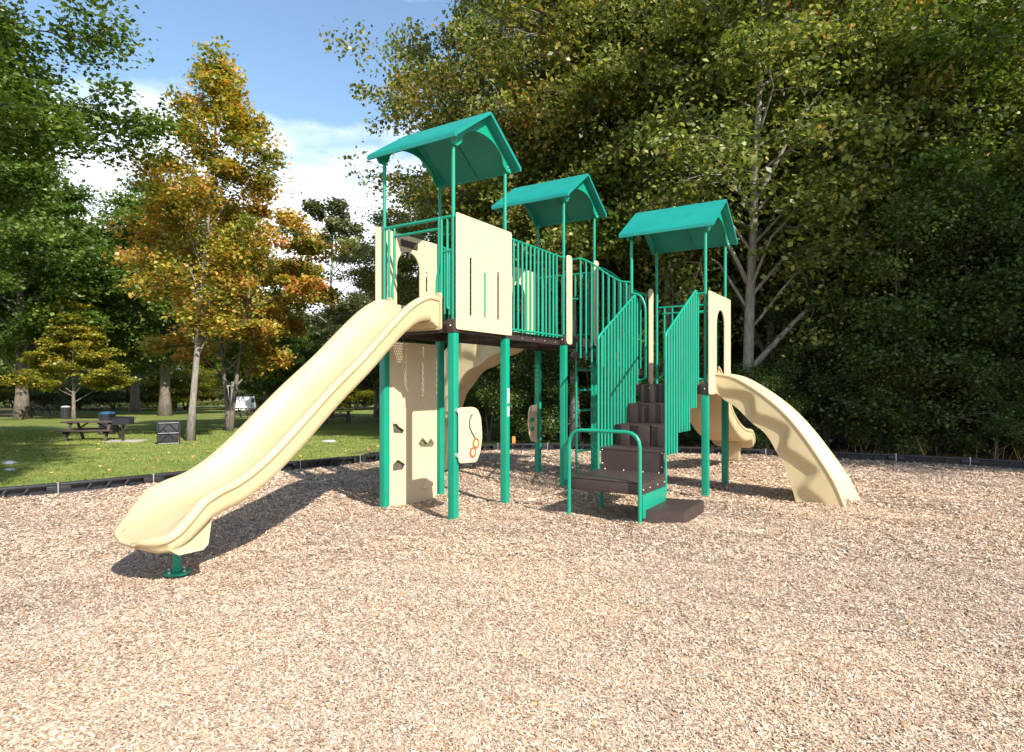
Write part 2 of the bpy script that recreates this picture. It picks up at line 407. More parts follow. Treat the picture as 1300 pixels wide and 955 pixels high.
def fillet(pts, r, n=5, closed=False):
    """round the corners of a polyline (2-D or 3-D)"""
    P = [Vector(p) for p in pts]; out = []
    m = len(P)
    for i, p in enumerate(P):
        if not closed and i in (0, m-1): out.append(p); continue
        a = P[i-1]; b = P[(i+1) % m]
        da = (a-p); db = (b-p); rr = min(r, da.length*0.48, db.length*0.48)
        s0 = p+da.normalized()*rr; s1 = p+db.normalized()*rr
        for k in range(n+1):
            t_ = k/n; out.append(s0*(1-t_)**2 + p*2*t_*(1-t_) + s1*t_*t_)
    return out

def panel_mesh(outer, holes, thick, bev=0.004):
    """flat board with cut-out openings, in local x/y with thickness along z"""
    cu = bpy.data.curves.new('outline', 'CURVE'); cu.dimensions = '2D'; cu.fill_mode = 'BOTH'
    cu.extrude = thick/2-bev; cu.bevel_depth = bev; cu.bevel_resolution = 1; cu.offset = -bev
    for ring in [outer]+holes:
        sp_ = cu.splines.new('POLY'); sp_.points.add(len(ring)-1)
        for k, p in enumerate(ring): sp_.points[k].co = (p[0], p[1], 0, 1)
        sp_.use_cyclic_u = True
    ob = bpy.data.objects.new('outline', cu); COL.objects.link(ob)
    dg = bpy.context.evaluated_depsgraph_get()
    me = bpy.data.meshes.new_from_object(ob.evaluated_get(dg))
    bpy.data.objects.remove(ob); bpy.data.curves.remove(cu)
    return me

def plane_vz(u):   # board in the v-z plane of the structure at a given u
    return Matrix(((1,0,0,0),(0,0,1,u),(0,1,0,0),(0,0,0,1)))
def plane_uz(v):
    return Matrix(((0,0,1,v),(1,0,0,0),(0,1,0,0),(0,0,0,1)))
def board(name, outer, holes, thick, M4, mat, parent, bev=0.004):
    me = panel_mesh(outer, holes, thick, bev)
    return finish(me, name, mat, parent, 30, M4)
def rrect(x0, y0, x1, y1, r=0.03): return [tuple(p) for p in fillet([(x0,y0),(x1,y0),(x1,y1),(x0,y1)], r, 4, True)]
def arch_hole(x0, x1, y0, y1, n=12):
    r = (x1-x0)/2; cx = (x0+x1)/2; pts = [(x0, y0), (x1, y0)]
    ry = min(r*1.05, (y1-y0)*0.9)
    for k in range(n+1):
        a = math.pi*k/n; pts.append((cx+r*math.cos(a), y1-ry+ry*math.sin(a)))
    return pts
def slot(x, y0, y1, w=0.040): return rrect(x-w/2, y0, x+w/2, y1, w*0.45)

def empty(name, loc=(0,0,0), rz=0.0, label=None, cat=None, group=None):
    o = bpy.data.objects.new(name, None); COL.objects.link(o)
    o.location = loc; o.rotation_euler = (0, 0, rz); o.empty_display_size = 0.2
    if label: tag(o, label, cat, group)
    return o
def tag(o, label=None, cat=None, group=None, kind=None):
    if label: o['label'] = label
    if cat: o['category'] = cat
    if group: o['group'] = group
    if kind: o['kind'] = kind
    return o
def dup(root, loc, rz, label, group=None, scale=None):
    r = root.copy(); COL.objects.link(r); r.location = loc; r.rotation_euler = (root.rotation_euler[0], root.rotation_euler[1], rz)
    r['label'] = label
    if group: r['group'] = group
    if scale: r.scale = scale
    for ch in list(root.children):
        c = ch.copy(); COL.objects.link(c); c.parent = r
        for g in list(ch.children):
            d = g.copy(); COL.objects.link(d); d.parent = c
    return r

# ------------------------------------------------------------------ ground
BORDER = [(-9.6, 4.6), (-8.3, 7.3), (-6.98, 8.48), (-6.05, 9.25), (-4.95, 10.55), (-3.6, 11.75), (-2.5, 12.75), (-1.3, 14.1), (-0.19, 14.87), (0.94, 14.87),
          (2.18, 14.5), (3.6, 14.2), (4.87, 13.74), (7.02, 12.9), (8.31, 12.3), (9.6, 11.4), (11.5, 9.6), (13.0, 7.0)]
def border_y(x):
    xs = [p[0] for p in BORDER]; ys = [p[1] for p in BORDER]
    return float(np.interp(x, xs, ys))
POST_XY = []
def _uv(v, u): return (-0.671+u*-math.cos(0.571)+v*math.sin(0.571), 7.11+u*math.sin(0.571)+v*math.cos(0.571))
for _v, _u in ((0, 0), (0, 1.075), (1.075, 0), (1.075, 1.075), (2.68, 0), (3.755, 0), (2.68, 1.075), (3.755, 1.075), (3.02, -2.02), (3.02, -0.945), (4.095, -2.02), (4.095, -0.945), (0.8, -1.07), (0.8, -1.93)):
    POST_XY.append(_uv(_v, _u))
HOLLOW = [_uv(-3.9, 0.55), _uv(3.6, -4.2), _uv(7.6, -1.5), _uv(1.9, -2.6)]
def mulch_h(x, y):
    e = 0.0
    for px, py in POST_XY:
        d = (x-px)**2+(y-py)**2
        if d < 0.25: e += 0.030*math.exp(-d/0.018)+0.012*math.exp(-d/0.05)
    for px, py in HOLLOW:
        d = (x-px)**2+(y-py)**2
        if d < 2.5: e += -0.045*math.exp(-d/0.22)+0.030*math.exp(-(math.sqrt(d)-0.85)**2/0.06)
    return e+0.012 + 0.030*mnoise.noise(Vector((x*0.9, y*0.9, 3.1))) + 0.014*mnoise.noise(Vector((x*2.6, y*2.6, 8.0))) + 0.012*mnoise.noise(Vector((x*7, y*7, 1.0)))

def grid_sheet(name, xs, ys, zf, mat, inside=None, smooth=True):
    nx, ny = len(xs), len(ys)
    vs = [(x, y, zf(x, y)) for y in ys for x in xs]
    fs = []
    for j in range(ny-1):
        for i in range(nx-1):
            if inside and not inside((xs[i]+xs[i+1])/2, (ys[j]+ys[j+1])/2): continue
            a = j*nx+i; fs.append((a, a+1, a+nx+1, a+nx))
    me = bpy.data.meshes.new(name); me.from_pydata(vs, [], fs)
    if smooth: me.polygons.foreach_set('use_smooth', [True]*len(me.polygons))
    me.materials.append(mat)
    o = bpy.data.objects.new(name, me); COL.objects.link(o)
    return o
def lawn_base(x, y):
    """gently falling park ground on the left, level ground under the wood"""
    d = np.interp(y, [14, 23, 54, 80, 120, 700], [-0.055, -0.5, -1.05, -1.7, -2.6, -2.6])
    f = np.clip((np.asarray(x, float)+1)/6, 0, 1); f = f*f*(3-2*f)
    return d*(1-f)-0.055*f
def lawn_h(x, y):
    return float(lawn_base(x, y)) + 0.02*mnoise.noise(Vector((x*0.15, y*0.15, 0)))
xs = sorted(set([-600,-300,-150,-100,-80,-70]+[i for i in range(-60, 61, 2)]+[70,80,100,150,300,600]))
ys = sorted(set([-300,-100,-50,-20]+[i for i in range(-10, 61, 1)]+[65,70,75,80,90,100,120,150,300,700]))
def ground_zf(x, y):
    z = lawn_h(x, y)
    return z
g = grid_sheet('lawn', xs, ys, ground_zf, M['grass']); tag(g, kind='structure')
# mulch bed: stretched so that its rear edge follows the border
def mulch_sheet():
    nx, ny = 380, 300
    vs = []; fs = []
    xsm = np.linspace(-9.6, 13.0, nx)
    for j in range(ny):
        tj = j/(ny-1)
        for x in xsm:
            yb = border_y(x)
            y = -3.0 + (yb+3.0)*tj
            vs.append((x, y, max(mulch_h(x, y), -0.05) + 0.02))
    for j in range(ny-1):
        for i in range(nx-1):
            a = j*nx+i; fs.append((a, a+1, a+nx+1, a+nx))
    me = bpy.data.meshes.new('wood_chip_bed'); me.from_pydata(vs, [], fs)
    me.polygons.foreach_set('use_smooth', [True]*len(me.polygons)); me.materials.append(M['chipbed'])
    o = bpy.data.objects.new('wood_chip_bed', me); COL.objects.link(o); return o
tag(mulch_sheet(), kind='structure')
# forest floor behind the border on the right
def floor_edge(x): return max(border_y(min(max(x, -9), 13)) + (0.25 if x > 4 else 2.2 + 0.35*max(0, 4-x)*0.5), 0)
ffx = [i*1.0 for i in range(-4, 61)]; 
def ff():
    vs = []; fs = []; ny = 24
    for j in range(ny):
        for x in ffx:
            y0 = floor_edge(x); y1 = 75
            y = y0 + (y1-y0)*(j/(ny-1))**1.6
            vs.append((x, y, lawn_h(x, y) + 0.02))
    nx = len(ffx)
    for j in range(ny-1):
        for i in range(nx-1):
            a = j*nx+i; fs.append((a, a+1, a+nx+1, a+nx))
    me = bpy.data.meshes.new('forest_floor'); me.from_pydata(vs, [], fs); me.materials.append(M['litter'])
    me.polygons.foreach_set('use_smooth', [True]*len(me.polygons))
    o = bpy.data.objects.new('forest_floor', me); COL.objects.link(o); return o
tag(ff(), kind='structure')

def quads_object(name, V4, rnd, mat, clu=None):
    """V4: (n,4,3) array of quads"""
    n = V4.shape[0]
    me = bpy.data.meshes.new(name)
    me.vertices.add(n*4); me.vertices.foreach_set('co', V4.reshape(-1).astype(np.float32))
    me.loops.add(n*4); me.loops.foreach_set('vertex_index', np.arange(n*4, dtype=np.int32))
    me.polygons.add(n); me.polygons.foreach_set('loop_start', np.arange(0, n*4, 4, dtype=np.int32))
    try: me.polygons.foreach_set('loop_total', np.full(n, 4, dtype=np.int32))
    except Exception: pass
    me.update(calc_edges=True)
    at = me.attributes.new('rnd', 'FLOAT', 'POINT'); at.data.foreach_set('value', np.repeat(rnd, 4).astype(np.float32))
    if clu is not None:
        at = me.attributes.new('clu', 'FLOAT', 'POINT'); at.data.foreach_set('value', np.repeat(clu, 4).astype(np.float32))
    me.materials.append(mat)
    return me

def rand_frames(n, tilt, r):
    """random unit frames: long axis a, width axis b, normal c; tilt = spread of the normal from vertical"""
    az = r.uniform(0, 2*math.pi, n); tl = np.abs(r.normal(0, tilt, n)); 
    c = np.stack([np.sin(tl)*np.cos(az), np.sin(tl)*np.sin(az), np.cos(tl)], 1)
    p = r.uniform(0, 2*math.pi, n)
    h = np.stack([np.cos(p), np.sin(p), np.zeros(n)], 1)
    a = h - c*np.sum(h*c, 1, keepdims=True); a /= np.linalg.norm(a, axis=1, keepdims=True)+1e-9
    b = np.cross(c, a)
    return a, b, c

# a numpy height lookup for the chip bed
HX = np.linspace(-10, 13.5, 470); HY = np.linspace(-3.2, 15.2, 370)
HT = np.array([[mulch_h(x, y) for x in HX] for y in HY])
def hlook(x, y):
    fx = np.clip((x-HX[0])/(HX[1]-HX[0]), 0, len(HX)-1.001); fy = np.clip((y-HY[0])/(HY[1]-HY[0]), 0, len(HY)-1.001)
    i = fx.astype(int); j = fy.astype(int); a = fx-i; b = fy-j
    return (HT[j,i]*(1-a)*(1-b)+HT[j,i+1]*a*(1-b)+HT[j+1,i]*(1-a)*b+HT[j+1,i+1]*a*b)

def scatter_chips():
    r = np.random.default_rng(11)
    out = []; rn = []
    for y0, y1, dens, sc in ((1.9, 3.6, 30000, 0.80), (3.6, 5.5, 22000, 0.88), (5.5, 8.0, 9000, 1.15), (8.0, 11.5, 3200, 1.6), (11.5, 15, 1400, 2.1)):
        x1 = 1.05*y1+1.0
        n = int(dens*(y1-y0)*2*x1)
        x = r.uniform(-x1, x1, n); y = r.uniform(y0, y1, n)
        k = (np.abs(x) < 1.05*y+1.0) & (y < np.interp(x, [p[0] for p in BORDER], [p[1] for p in BORDER])-0.06) & (x > -9.5)
        x, y = x[k], y[k]; n = len(x)
        a, b, c = rand_frames(n, 0.38, r)
        l = r.lognormal(math.log(0.0108), 0.48, n)[:, None]*sc; w = r.lognormal(math.log(0.0041), 0.40, n)[:, None]*sc
        z = hlook(x, y) + 0.022 + r.uniform(0.0, 0.012, n)*sc
        p = np.stack([x, y, z], 1)
        tap = r.uniform(0.4, 1.0, n)[:, None]
        q = np.stack([p-a*l-b*w, p+a*l-b*w*tap, p+a*l+b*w*tap, p-a*l+b*w], 1)
        out.append(q); rn.append(r.beta(1.6, 1.35, n))
    V4 = np.concatenate(out); rn = np.concatenate(rn)
    me = quads_object('wood_chips', V4, rn, M['chip'])
    o = bpy.data.objects.new('wood_chips', me); COL.objects.link(o)
    tag(o, 'pale shredded wood chips lying over the whole play area', 'wood chips', kind='stuff')
scatter_chips()

def scatter_grass():
    r = np.random.default_rng(5)
    out = []; rn = []
    bx = [p[0] for p in BORDER]; by = [p[1] for p in BORDER]
    for y0, y1, dens, h, w in ((7.3, 13, 4600, 0.026, 0.0038), (13, 20, 2000, 0.030, 0.007), (20, 30, 700, 0.04, 0.012)):
        xa, xb = -0.95*y1-1, 6.0
        n = int(dens*(y1-y0)*(xb-xa)); x = r.uniform(xa, xb, n); y = r.uniform(y0, y1, n)
        k = (x > -0.95*y-1) & (y > np.interp(x, bx, by, left=99)+0.1)
        k |= (x < -0.8*y) & (x > -0.95*y-1) & (y > np.interp(x, bx, by)+0.1) & (x > -9.6)
        k |= (x <= -9.6) & (x > -0.95*y-1)
        k &= ~((x > 4) & (y > 14))
        x, y = x[k], y[k]; n = len(x)
        az = r.uniform(0, 2*math.pi, n); d = np.stack([np.cos(az), np.sin(az), np.zeros(n)], 1)
        ln = np.stack([r.normal(0, 0.45, n), r.normal(0, 0.45, n), np.ones(n)], 1)*(h*r.uniform(0.4, 1.5, n))[:, None]
        z = lawn_base(x, y)+0.004
        p = np.stack([x, y, z-0.004], 1); ww = w*r.uniform(0.6, 1.5, n)[:, None]
        mid = p+ln*0.55; q = np.stack([p-d*ww, p+d*ww, mid+d*ww*0.7+ln*0.1, p+ln], 1)
        out.append(q); rn.append(r.beta(2, 2.4, n))
    me = quads_object('grass_blades', np.concatenate(out), np.concatenate(rn), M['blade'])
    o = bpy.data.objects.new('grass_blades', me); COL.objects.link(o)
    tag(o, 'short mown grass growing on the lawn behind the play area', 'grass', kind='stuff')
scatter_grass()

def scatter_fallen():
    r = np.random.default_rng(9); n = 1900
    x = r.uniform(-20, 12, n); y = r.uniform(7, 26, n)
    bx = [p[0] for p in BORDER]; by = [p[1] for p in BORDER]
    yb = np.interp(x, bx, by)
    k = ((y > yb+0.2) | (r.uniform(0, 1, n) < 0.10)) ; x, y, yb = x[k], y[k], yb[k]; n = len(x)
    a, b, c = rand_frames(n, 0.35, r)
    z = np.where(y > yb, lawn_base(x, y)+0.035, hlook(x, y)+0.04)
    p = np.stack([x, y, z], 1); l = r.uniform(0.025, 0.055, n)[:, None]; w = l*0.7
    q = np.stack([p-a*l, p-b*w+c*0.01, p+a*l, p+b*w+c*0.012], 1)
    me = quads_object('fallen_leaves', q, r.uniform(0, 1, n), M['fallen'])
    o = bpy.data.objects.new('fallen_leaves', me); COL.objects.link(o)
    tag(o, 'small brown and orange leaves fallen on the lawn', 'fallen leaves', kind='stuff')
scatter_fallen()

# ------------------------------------------------------------------ border edging, one segment after another
def border_segment():
    root = empty('border_timber')
    tag(root, 'black plastic border timber', 'edging', 'black border timbers round the play area')
    b = MB(); LN = 1.19
    b.box((0.01, 0.035, -0.12), (LN-0.01, 0.07, 0.175))
    b.box((0, -0.050, 0.150), (LN, 0.072, 0.190), 0.012)
    b.box((0, -0.055, -0.12), (LN, 0.033, 0.062), 0.012)
    for x in (0.0, LN-0.13): b.box((x, -0.052, 0.060), (x+0.13, 0.033, 0.152), 0.010)
    for x in (0.35, 0.59, 0.83):
        b.bar((x-0.045, -0.012, 0.050), (x+0.035, -0.012, 0.156), 0.065, 0.032, 0.008, up=(1,0,0))
    b.build('timber_body', M['black'], root)
    s_ = MB(); s_.tube([(LN+0.005, -0.035, -0.2), (LN+0.005, -0.035, 0.197)], 0.014, 8); s_.tube([(LN+0.005, -0.035, 0.193), (LN+0.005, -0.035, 0.204)], 0.022, 10)
    s_.build('spike', M['steel'], root)
    return root
def walk_border():
    pts = [Vector(p) for p in BORDER[1:-1]]
    # resample at fixed steps
    segs = []; cur = pts[0].copy(); i = 1; step = 1.215
    while i < len(pts):
        d = (pts[i]-cur)
        if d.length >= step:
            nx = cur + d.normalized()*step; segs.append((cur.copy(), nx.copy())); cur = nx
        else:
            # cross to next vertex
            if i+1 < len(pts):
                a, b_ = pts[i], pts[i+1]
                lo, hi = 0.0, 1.0
                if (b_-cur).length < step: i += 1; continue
                for _ in range(30):
                    m_ = (lo+hi)/2
                    if (a.lerp(b_, m_)-cur).length < step: lo = m_
                    else: hi = m_
                nx = a.lerp(b_, hi); segs.append((cur.copy(), nx.copy())); cur = nx
            i += 1
    return segs
segs = walk_border()
proto = border_segment()
ORD = 'first second third fourth fifth sixth seventh eighth ninth tenth eleventh twelfth thirteenth fourteenth fifteenth sixteenth seventeenth eighteenth nineteenth twentieth twenty-first twenty-second twenty-third twenty-fourth twenty-fifth'.split()
for k, (a, b_) in enumerate(segs):
    rz = math.atan2(b_.y-a.y, b_.x-a.x)
    lab = 'black plastic border timber, ' + ORD[k] + ' from the left end of the edging'
    cx = 650+790*((a.x+b_.x)/2)/((a.y+b_.y)/2)
    if k == 0: o = proto; o.location = (a.x, a.y, 0); o.rotation_euler = (0, 0, rz); o['label'] = lab
    else: o = dup(proto, (a.x, a.y, 0), rz, lab)

# ------------------------------------------------------------------ playground structure   (local x = v, y = u)
TH = 0.571; X0, Y0 = -0.671, 7.11
PS = empty('playground_structure', (X0, Y0, 0), math.pi/2-TH,
           'green and beige playground climber with three roofed towers and slides on wood chips', 'playground')
GW = 1.075
V2 = 2.68; V3 = 3.02; U3 = -2.02
DK = 2.33; DK3 = 1.60
towers = [  # v, u, deck, eave pole top
    (0.0, 0.0, DK, 4.34), (V2, 0.0, DK, 4.36), (V3, U3, DK3, 3.72)]
_bolt = {}
def bolt_mesh(r):
    if r not in _bolt:
        b = MB(); b.sphere((0, 0, 0), r, 8); me = bpy.data.meshes.new('bolt'); me.from_pydata(b.v, [], b.f)
        me.polygons.foreach_set('use_smooth', [True]*len(me.polygons)); me.materials.append(M['steel']); _bolt[r] = me
    return _bolt[r]
def bolts_on(parent, pts, r=0.009):
    for p in pts:
        o = bpy.data.objects.new('bolt', bolt_mesh(r)); COL.objects.link(o); o.parent = parent; o.location = p
def post(v, u, deck, top):
    b = MB(); h = 0.045
    b.box((v-h, u-h, -0.4), (v+h, u+h, deck-0.14), 0.009)
    o = b.build('post', M['green'], PS)
    c = MB(); c.tube([(v, u, deck-0.135), (v, u, top)], 0.0225, 12); c.build('upper_pole', M['green'], o)
    k = MB(); k.box((v-0.053, u-0.053, deck-0.138), (v+0.053, u+0.053, deck+0.012), 0.006); k.build('clamp', M['brown'], o)
    bolts_on(o, [(v+dv*0.054, u+du*0.054, deck-0.062) for dv, du in ((-1, 0), (0, -1))], 0.0105)
    return o
posts = {}
for k, (v, u, dk, tp) in enumerate(towers):
    for i in (0, 1):
        for j in (0, 1):
            posts[(k, i, j)] = post(v+i*GW, u+j*GW, dk, tp)

def deck(v0, u0, v1, u1, z, rim=0.135, name='deck'):
    b = MB()
    b.add([(v0, u0, z-0.006), (v1, u0, z-0.006), (v1, u1, z-0.006), (v0, u1, z-0.006)], [(0, 1, 2, 3)])
    o = b.build(name, M['deck'], PS, 0)
    r_ = MB(); t_ = 0.03
    r_.box((v0, u0-t_/2, z-rim), (v1, u0+t_/2, z), 0.004); r_.box((v0, u1-t_/2, z-rim), (v1, u1+t_/2, z), 0.004)
    r_.box((v0-t_/2, u0+t_/2+0.002, z-rim), (v0+t_/2, u1-t_/2-0.002, z), 0.004); r_.box((v1-t_/2, u0+t_/2+0.002, z-rim), (v1+t_/2, u1-t_/2-0.002, z), 0.004)
    r_.box(((v0+v1)/2-0.02, u0+0.02, z-0.07), ((v0+v1)/2+0.02, u1-0.02, z-0.014))
    r_.build('deck_rim', M['brown'], o)
    nb = max(2, int((v1-v0)/0.30)) if name != 'link_step' else 0
    bolts_on(o, [(v0+(v1-v0)*(k+0.5)/nb, u0-t_/2-0.001, z-0.075) for k in range(nb)], 0.008)
deck(0.0, 0.0, GW, GW, DK)
deck(GW+0.03, 0.06, V2-0.03, GW-0.06, DK-0.03, 0.11, 'bridge_deck')
deck(V2, 0.0, V2+GW, GW, DK)
deck(V3, U3, V3+GW, U3+GW, DK3)
deck(2.93, -0.50, 3.68, -0.05, 2.10, 0.10, 'link_step'); deck(2.93, -0.92, 3.68, -0.53, 1.84, 0.10, 'link_step')

# roofs
def roof(v, u, eave):
    e = eave+0.05; rg = e+0.50; v0, v1, vm = v-0.155, v+GW+0.155, v+GW/2
    t_ = 0.028
    prof_o = [(v0, e-0.035), (v0-0.004, e+0.008)] + [tuple(p) for p in fillet([(v0, e+0.02), (vm, rg), (v1, e+0.02)], 0.045, 4)][0:] + [(v1+0.004, e+0.008), (v1, e-0.035)]
    prof_i = [(v1-t_, e-0.033), (v1-t_-0.004, e-0.012), (vm, rg-0.045), (v0+t_+0.004, e-0.012), (v0+t_, e-0.033)]
    prof = prof_o+prof_i
    u0, u1 = u-0.15, u+GW+0.135
    b = MB(); b.loft([[(p[0], uu, p[1]) for p in prof] for uu in (u0, u1)])
    # stiffening ribs under each slope
    for f in (0.5,):
        for s0, s1 in ((v0+0.05, vm-0.03), (v1-0.05, vm+0.03)):
            uu = u0+(u1-u0)*f
            b.bar((s0, uu, e-0.012), (s1, uu, rg-0.075), 0.02, 0.02)
    o = b.build('roof', M['roof'], PS, 40)
    for k, uu in enumerate((u-0.035, u+GW+0.035)):
        out = [(v-0.10, eave+0.035), (v-0.06, eave-0.02), (v+0.03, eave-0.015), (v+0.085, eave+0.03)]
        n = 14
        for i in range(n+1):
            a = math.pi*(1-i/n)
            out.append((vm+math.cos(a)*(GW/2-0.105), eave+0.05+math.sin(a)*0.235))
        out += [(v+GW-0.085, eave+0.03), (v+GW-0.03, eave-0.015), (v+GW+0.06, eave-0.02), (v+GW+0.10, eave+0.035), (vm+0.05, rg-0.115), (vm, rg-0.095), (vm-0.05, rg-0.115)]
        board('arch', out, [], 0.02, plane_vz(uu), M['green'], o, 0.003)
        if k == 0: bolts_on(o, [(vv, uu-0.011, zz) for vv, zz in ((v-0.03, eave+0.015), (v+0.0, eave+0.05), (v+GW+0.03, eave+0.015), (v+GW, eave+0.05))], 0.009)
for k, (v, u, dk, tp) in enumerate(towers): roof(v, u, tp)

# beige boards
o = board('solid_panel', rrect(-0.03, 2.225, 1.135, 3.555, 0.03), [slot(0.245, 2.40, 3.08), slot(0.535, 2.40, 2.95), slot(0.82, 2.40, 3.0)], 0.012, plane_vz(-0.062), M['beige'], PS)
bolts_on(o, [(v_, -0.073, z_) for v_, z_ in ((0.02, 3.49), (0.02, 2.42), (0.56, 3.25), (0.22, 2.27), (0.42, 2.27), (0.70, 2.27), (0.92, 2.27), (1.09, 2.45), (1.09, 3.48))], 0.007)
board('arch_panel', rrect(-0.09, 2.22, 1.13, 3.54, 0.03), [arch_hole(0.28, 0.72, 2.62, 3.33), slot(0.86, 2.85, 3.12), slot(0.13, 2.85, 3.12)], 0.02, plane_vz(GW+0.062), M['beige'], PS)
# sign shape hanging over the arch opening
b = MB(); b.tube([(0.50, GW+0.045, 3.33), (0.50, GW+0.045, 3.24)], 0.012, 8); b.box((0.34, GW+0.035, 3.385), (0.66, GW+0.048, 3.47), 0.005); b.build('arch_plaque', M['wood'], PS)
o = board('entry_panel', rrect(2.955, 1.46, 4.135, 2.88, 0.03), [arch_hole(3.33, 3.80, 1.72, 2.67)], 0.02, plane_vz(U3-0.062), M['beige'], PS)
bolts_on(o, [(v_, U3-0.073, z_) for v_, z_ in ((3.0, 2.82), (3.0, 1.56), (4.09, 2.80), (3.95, 2.4), (3.95, 2.1), (3.95, 2.0))], 0.006)
board('entry_panel', rrect(V2-0.03, 2.22, V2+GW+0.03, 3.55, 0.03), [arch_hole(3.0, 3.42, 2.45, 3.28)], 0.02, plane_vz(GW+0.062), M['beige'], PS)
# narrow edge boards by the link between the two rear towers
for (v_, w_, u_, z0, z1) in ((2.655, 0.17, -0.062, 2.20, 3.54), (3.61, 0.17, -0.062, 2.22, 3.62), (3.03, 0.13, -0.905, 1.62, 3.09), (3.66, 0.17, -0.975, 1.60, 3.09)):
    board('edge_panel', [tuple(p) for p in fillet([(v_, z0), (v_+w_, z0), (v_+w_, z1), (v_, z1)], 0.06, 5, True)], [], 0.02, plane_vz(u_), M['beige'], PS)

# climbing wall with cut-through holds
hold1 = [(0.15,0.99),(0.33,0.97),(0.35,1.01),(0.25,1.06),(0.20,1.11),(0.17,1.09),(0.16,1.13),(0.14,1.10)]
hold2 = [(0.66,0.77),(0.92,0.75),(0.95,0.79),(0.87,0.87),(0.80,0.81),(0.70,0.89),(0.62,0.82)]
hold3 = [(0.14,0.51),(0.33,0.51),(0.37,0.57),(0.23,0.645),(0.14,0.59)]
hold4 = [(0.66,0.21),(0.80,0.20),(0.92,0.26),(0.77,0.33)]
holes = [[tuple(p) for p in fillet(h_, 0.012, 2, True)] for h_ in (hold1, hold2, hold3)]
o = board('climbing_wall', rrect(0.075, 0.02, 1.0, 2.14, 0.01), holes, 0.02, plane_vz(GW-0.0), M['beige'], PS, 0.003)
c = board('climbing_hold', [tuple(p) for p in fillet(hold4, 0.03, 3, True)], [], 0.05, plane_vz(GW-0.025), M['beige'], o, 0.012)
c = board('climbing_hold', [tuple(p) for p in fillet([(a_-0.0, b_-0.0) for a_, b_ in hold2], 0.012, 2, True)], [], 0.012, plane_vz(GW+0.035), surf_mat('mottled_hold', (0.16, 0.17, 0.07), 0.6, 0.8, 18), o, 0.003)
c = board('climbing_hold', [tuple(p) for p in fillet(hold1, 0.012, 2, True)], [], 0.012, plane_vz(GW+0.035), surf_mat('grey_hold', (0.10, 0.095, 0.085), 0.6, 0.5, 14), o, 0.003)
c = board('climbing_hold', [tuple(p) for p in fillet(hold3, 0.012, 2, True)], [], 0.012, plane_vz(GW+0.035), M['node'] if 'node' in M else surf_mat('grey_hold_low', (0.12, 0.105, 0.09), 0.6, 0.5, 14), o, 0.003)
bolts_on(o, [(0.2, GW-0.012, 1.6), (0.66, GW-0.012, 1.86), (0.62, GW-0.012, 1.36), (0.2, GW-0.012, 1.47), (0.2, GW-0.012, 0.66)], 0.011)

# play panel with the two red rings
out = [(-0.0, 0.70), (0.34, 0.68), (0.41, 0.78), (0.455, 0.97), (0.43, 1.20), (0.36, 1.31), (0.27, 1.335), (0.0, 1.335)]
o = board('play_panel', [tuple(p) for p in fillet(out, 0.045, 4, True)], [], 0.02, plane_vz(-0.075), M['beige'], PS)
bolts_on(o, [(0.045, -0.087, 1.28), (0.045, -0.087, 0.75)], 0.011)
g = MB(); pts = [(0.245,1.25),(0.20,1.20),(0.185,1.13),(0.21,1.07),(0.27,1.0),(0.30,0.97)]
g.tube([(p[0], -0.087, p[1]) for p in fillet([Vector(q) for q in pts], 0.05, 4)], 0.009, 6); g.build('track_groove', M['black'], o)
def star(cx, cz, r0, r1, n=5):
    return [(cx+(r0 if i % 2 == 0 else r1)*math.sin(math.pi*i/n), cz+(r0 if i % 2 == 0 else r1)*math.cos(math.pi*i/n)) for i in range(2*n)]
def circ(cx, cz, r, n=20): return [(cx+r*math.cos(2*math.pi*i/n), cz+r*math.sin(2*math.pi*i/n)) for i in range(n)]
for cx, cz in ((0.315, 0.905), (0.255, 0.805)):
    rr = board('ring', circ(cx, cz, 0.062), [circ(cx, cz, 0.040, 16)], 0.014, plane_vz(-0.09), M['red'], o, 0.003)
    board('ring_centre', circ(cx, cz, 0.041), [], 0.008, plane_vz(-0.089), M['yellow'], o, 0.002)
    board('star', star(cx, cz, 0.036, 0.017), [], 0.006, plane_vz(-0.096), M['cream'], o, 0.001)
for z in (1.30, 0.79):
    g = MB(); g.tube([(-0.0, -0.03, z), (-0.0, -0.072, z)], 0.026, 10); g.build('panel_bracket', M['steel'], o)
# shaded play panel on the far post
out = [(3.755, 0.60), (3.53, 0.62), (3.45, 0.75), (3.42, 0.95), (3.44, 1.15), (3.50, 1.24), (3.755, 1.25)]
o = board('play_panel', [tuple(p) for p in fillet(out, 0.04, 4, True)], [], 0.02, plane_vz(GW+0.0), M['beige'], PS)
for z in (1.0, 0.84): g = MB(); g.sphere((3.5, GW-0.04, z), 0.038, 12, (1, 0.8, 1)); g.build('knob', M['green'], o)

# safety stickers on the right front post
o = posts[(0, 1, 0)]
for z0, z1, mats in ((1.36, 1.545, 'pink'), (1.19, 1.31, 'blueprint')):
    b = MB(); b.box((GW-0.018, -0.0468, z0), (GW+0.030, -0.0455, z1)); sx = b.build('sticker', M['white'], o, 0)
    b = MB(); zz = z0+(z1-z0)*0.35
    for k in range(3): b.box((GW-0.008, -0.0478, zz+k*0.018), (GW+0.020, -0.0472, zz+k*0.018+0.008))
    b.build('sticker_print', M[mats], o, 0)

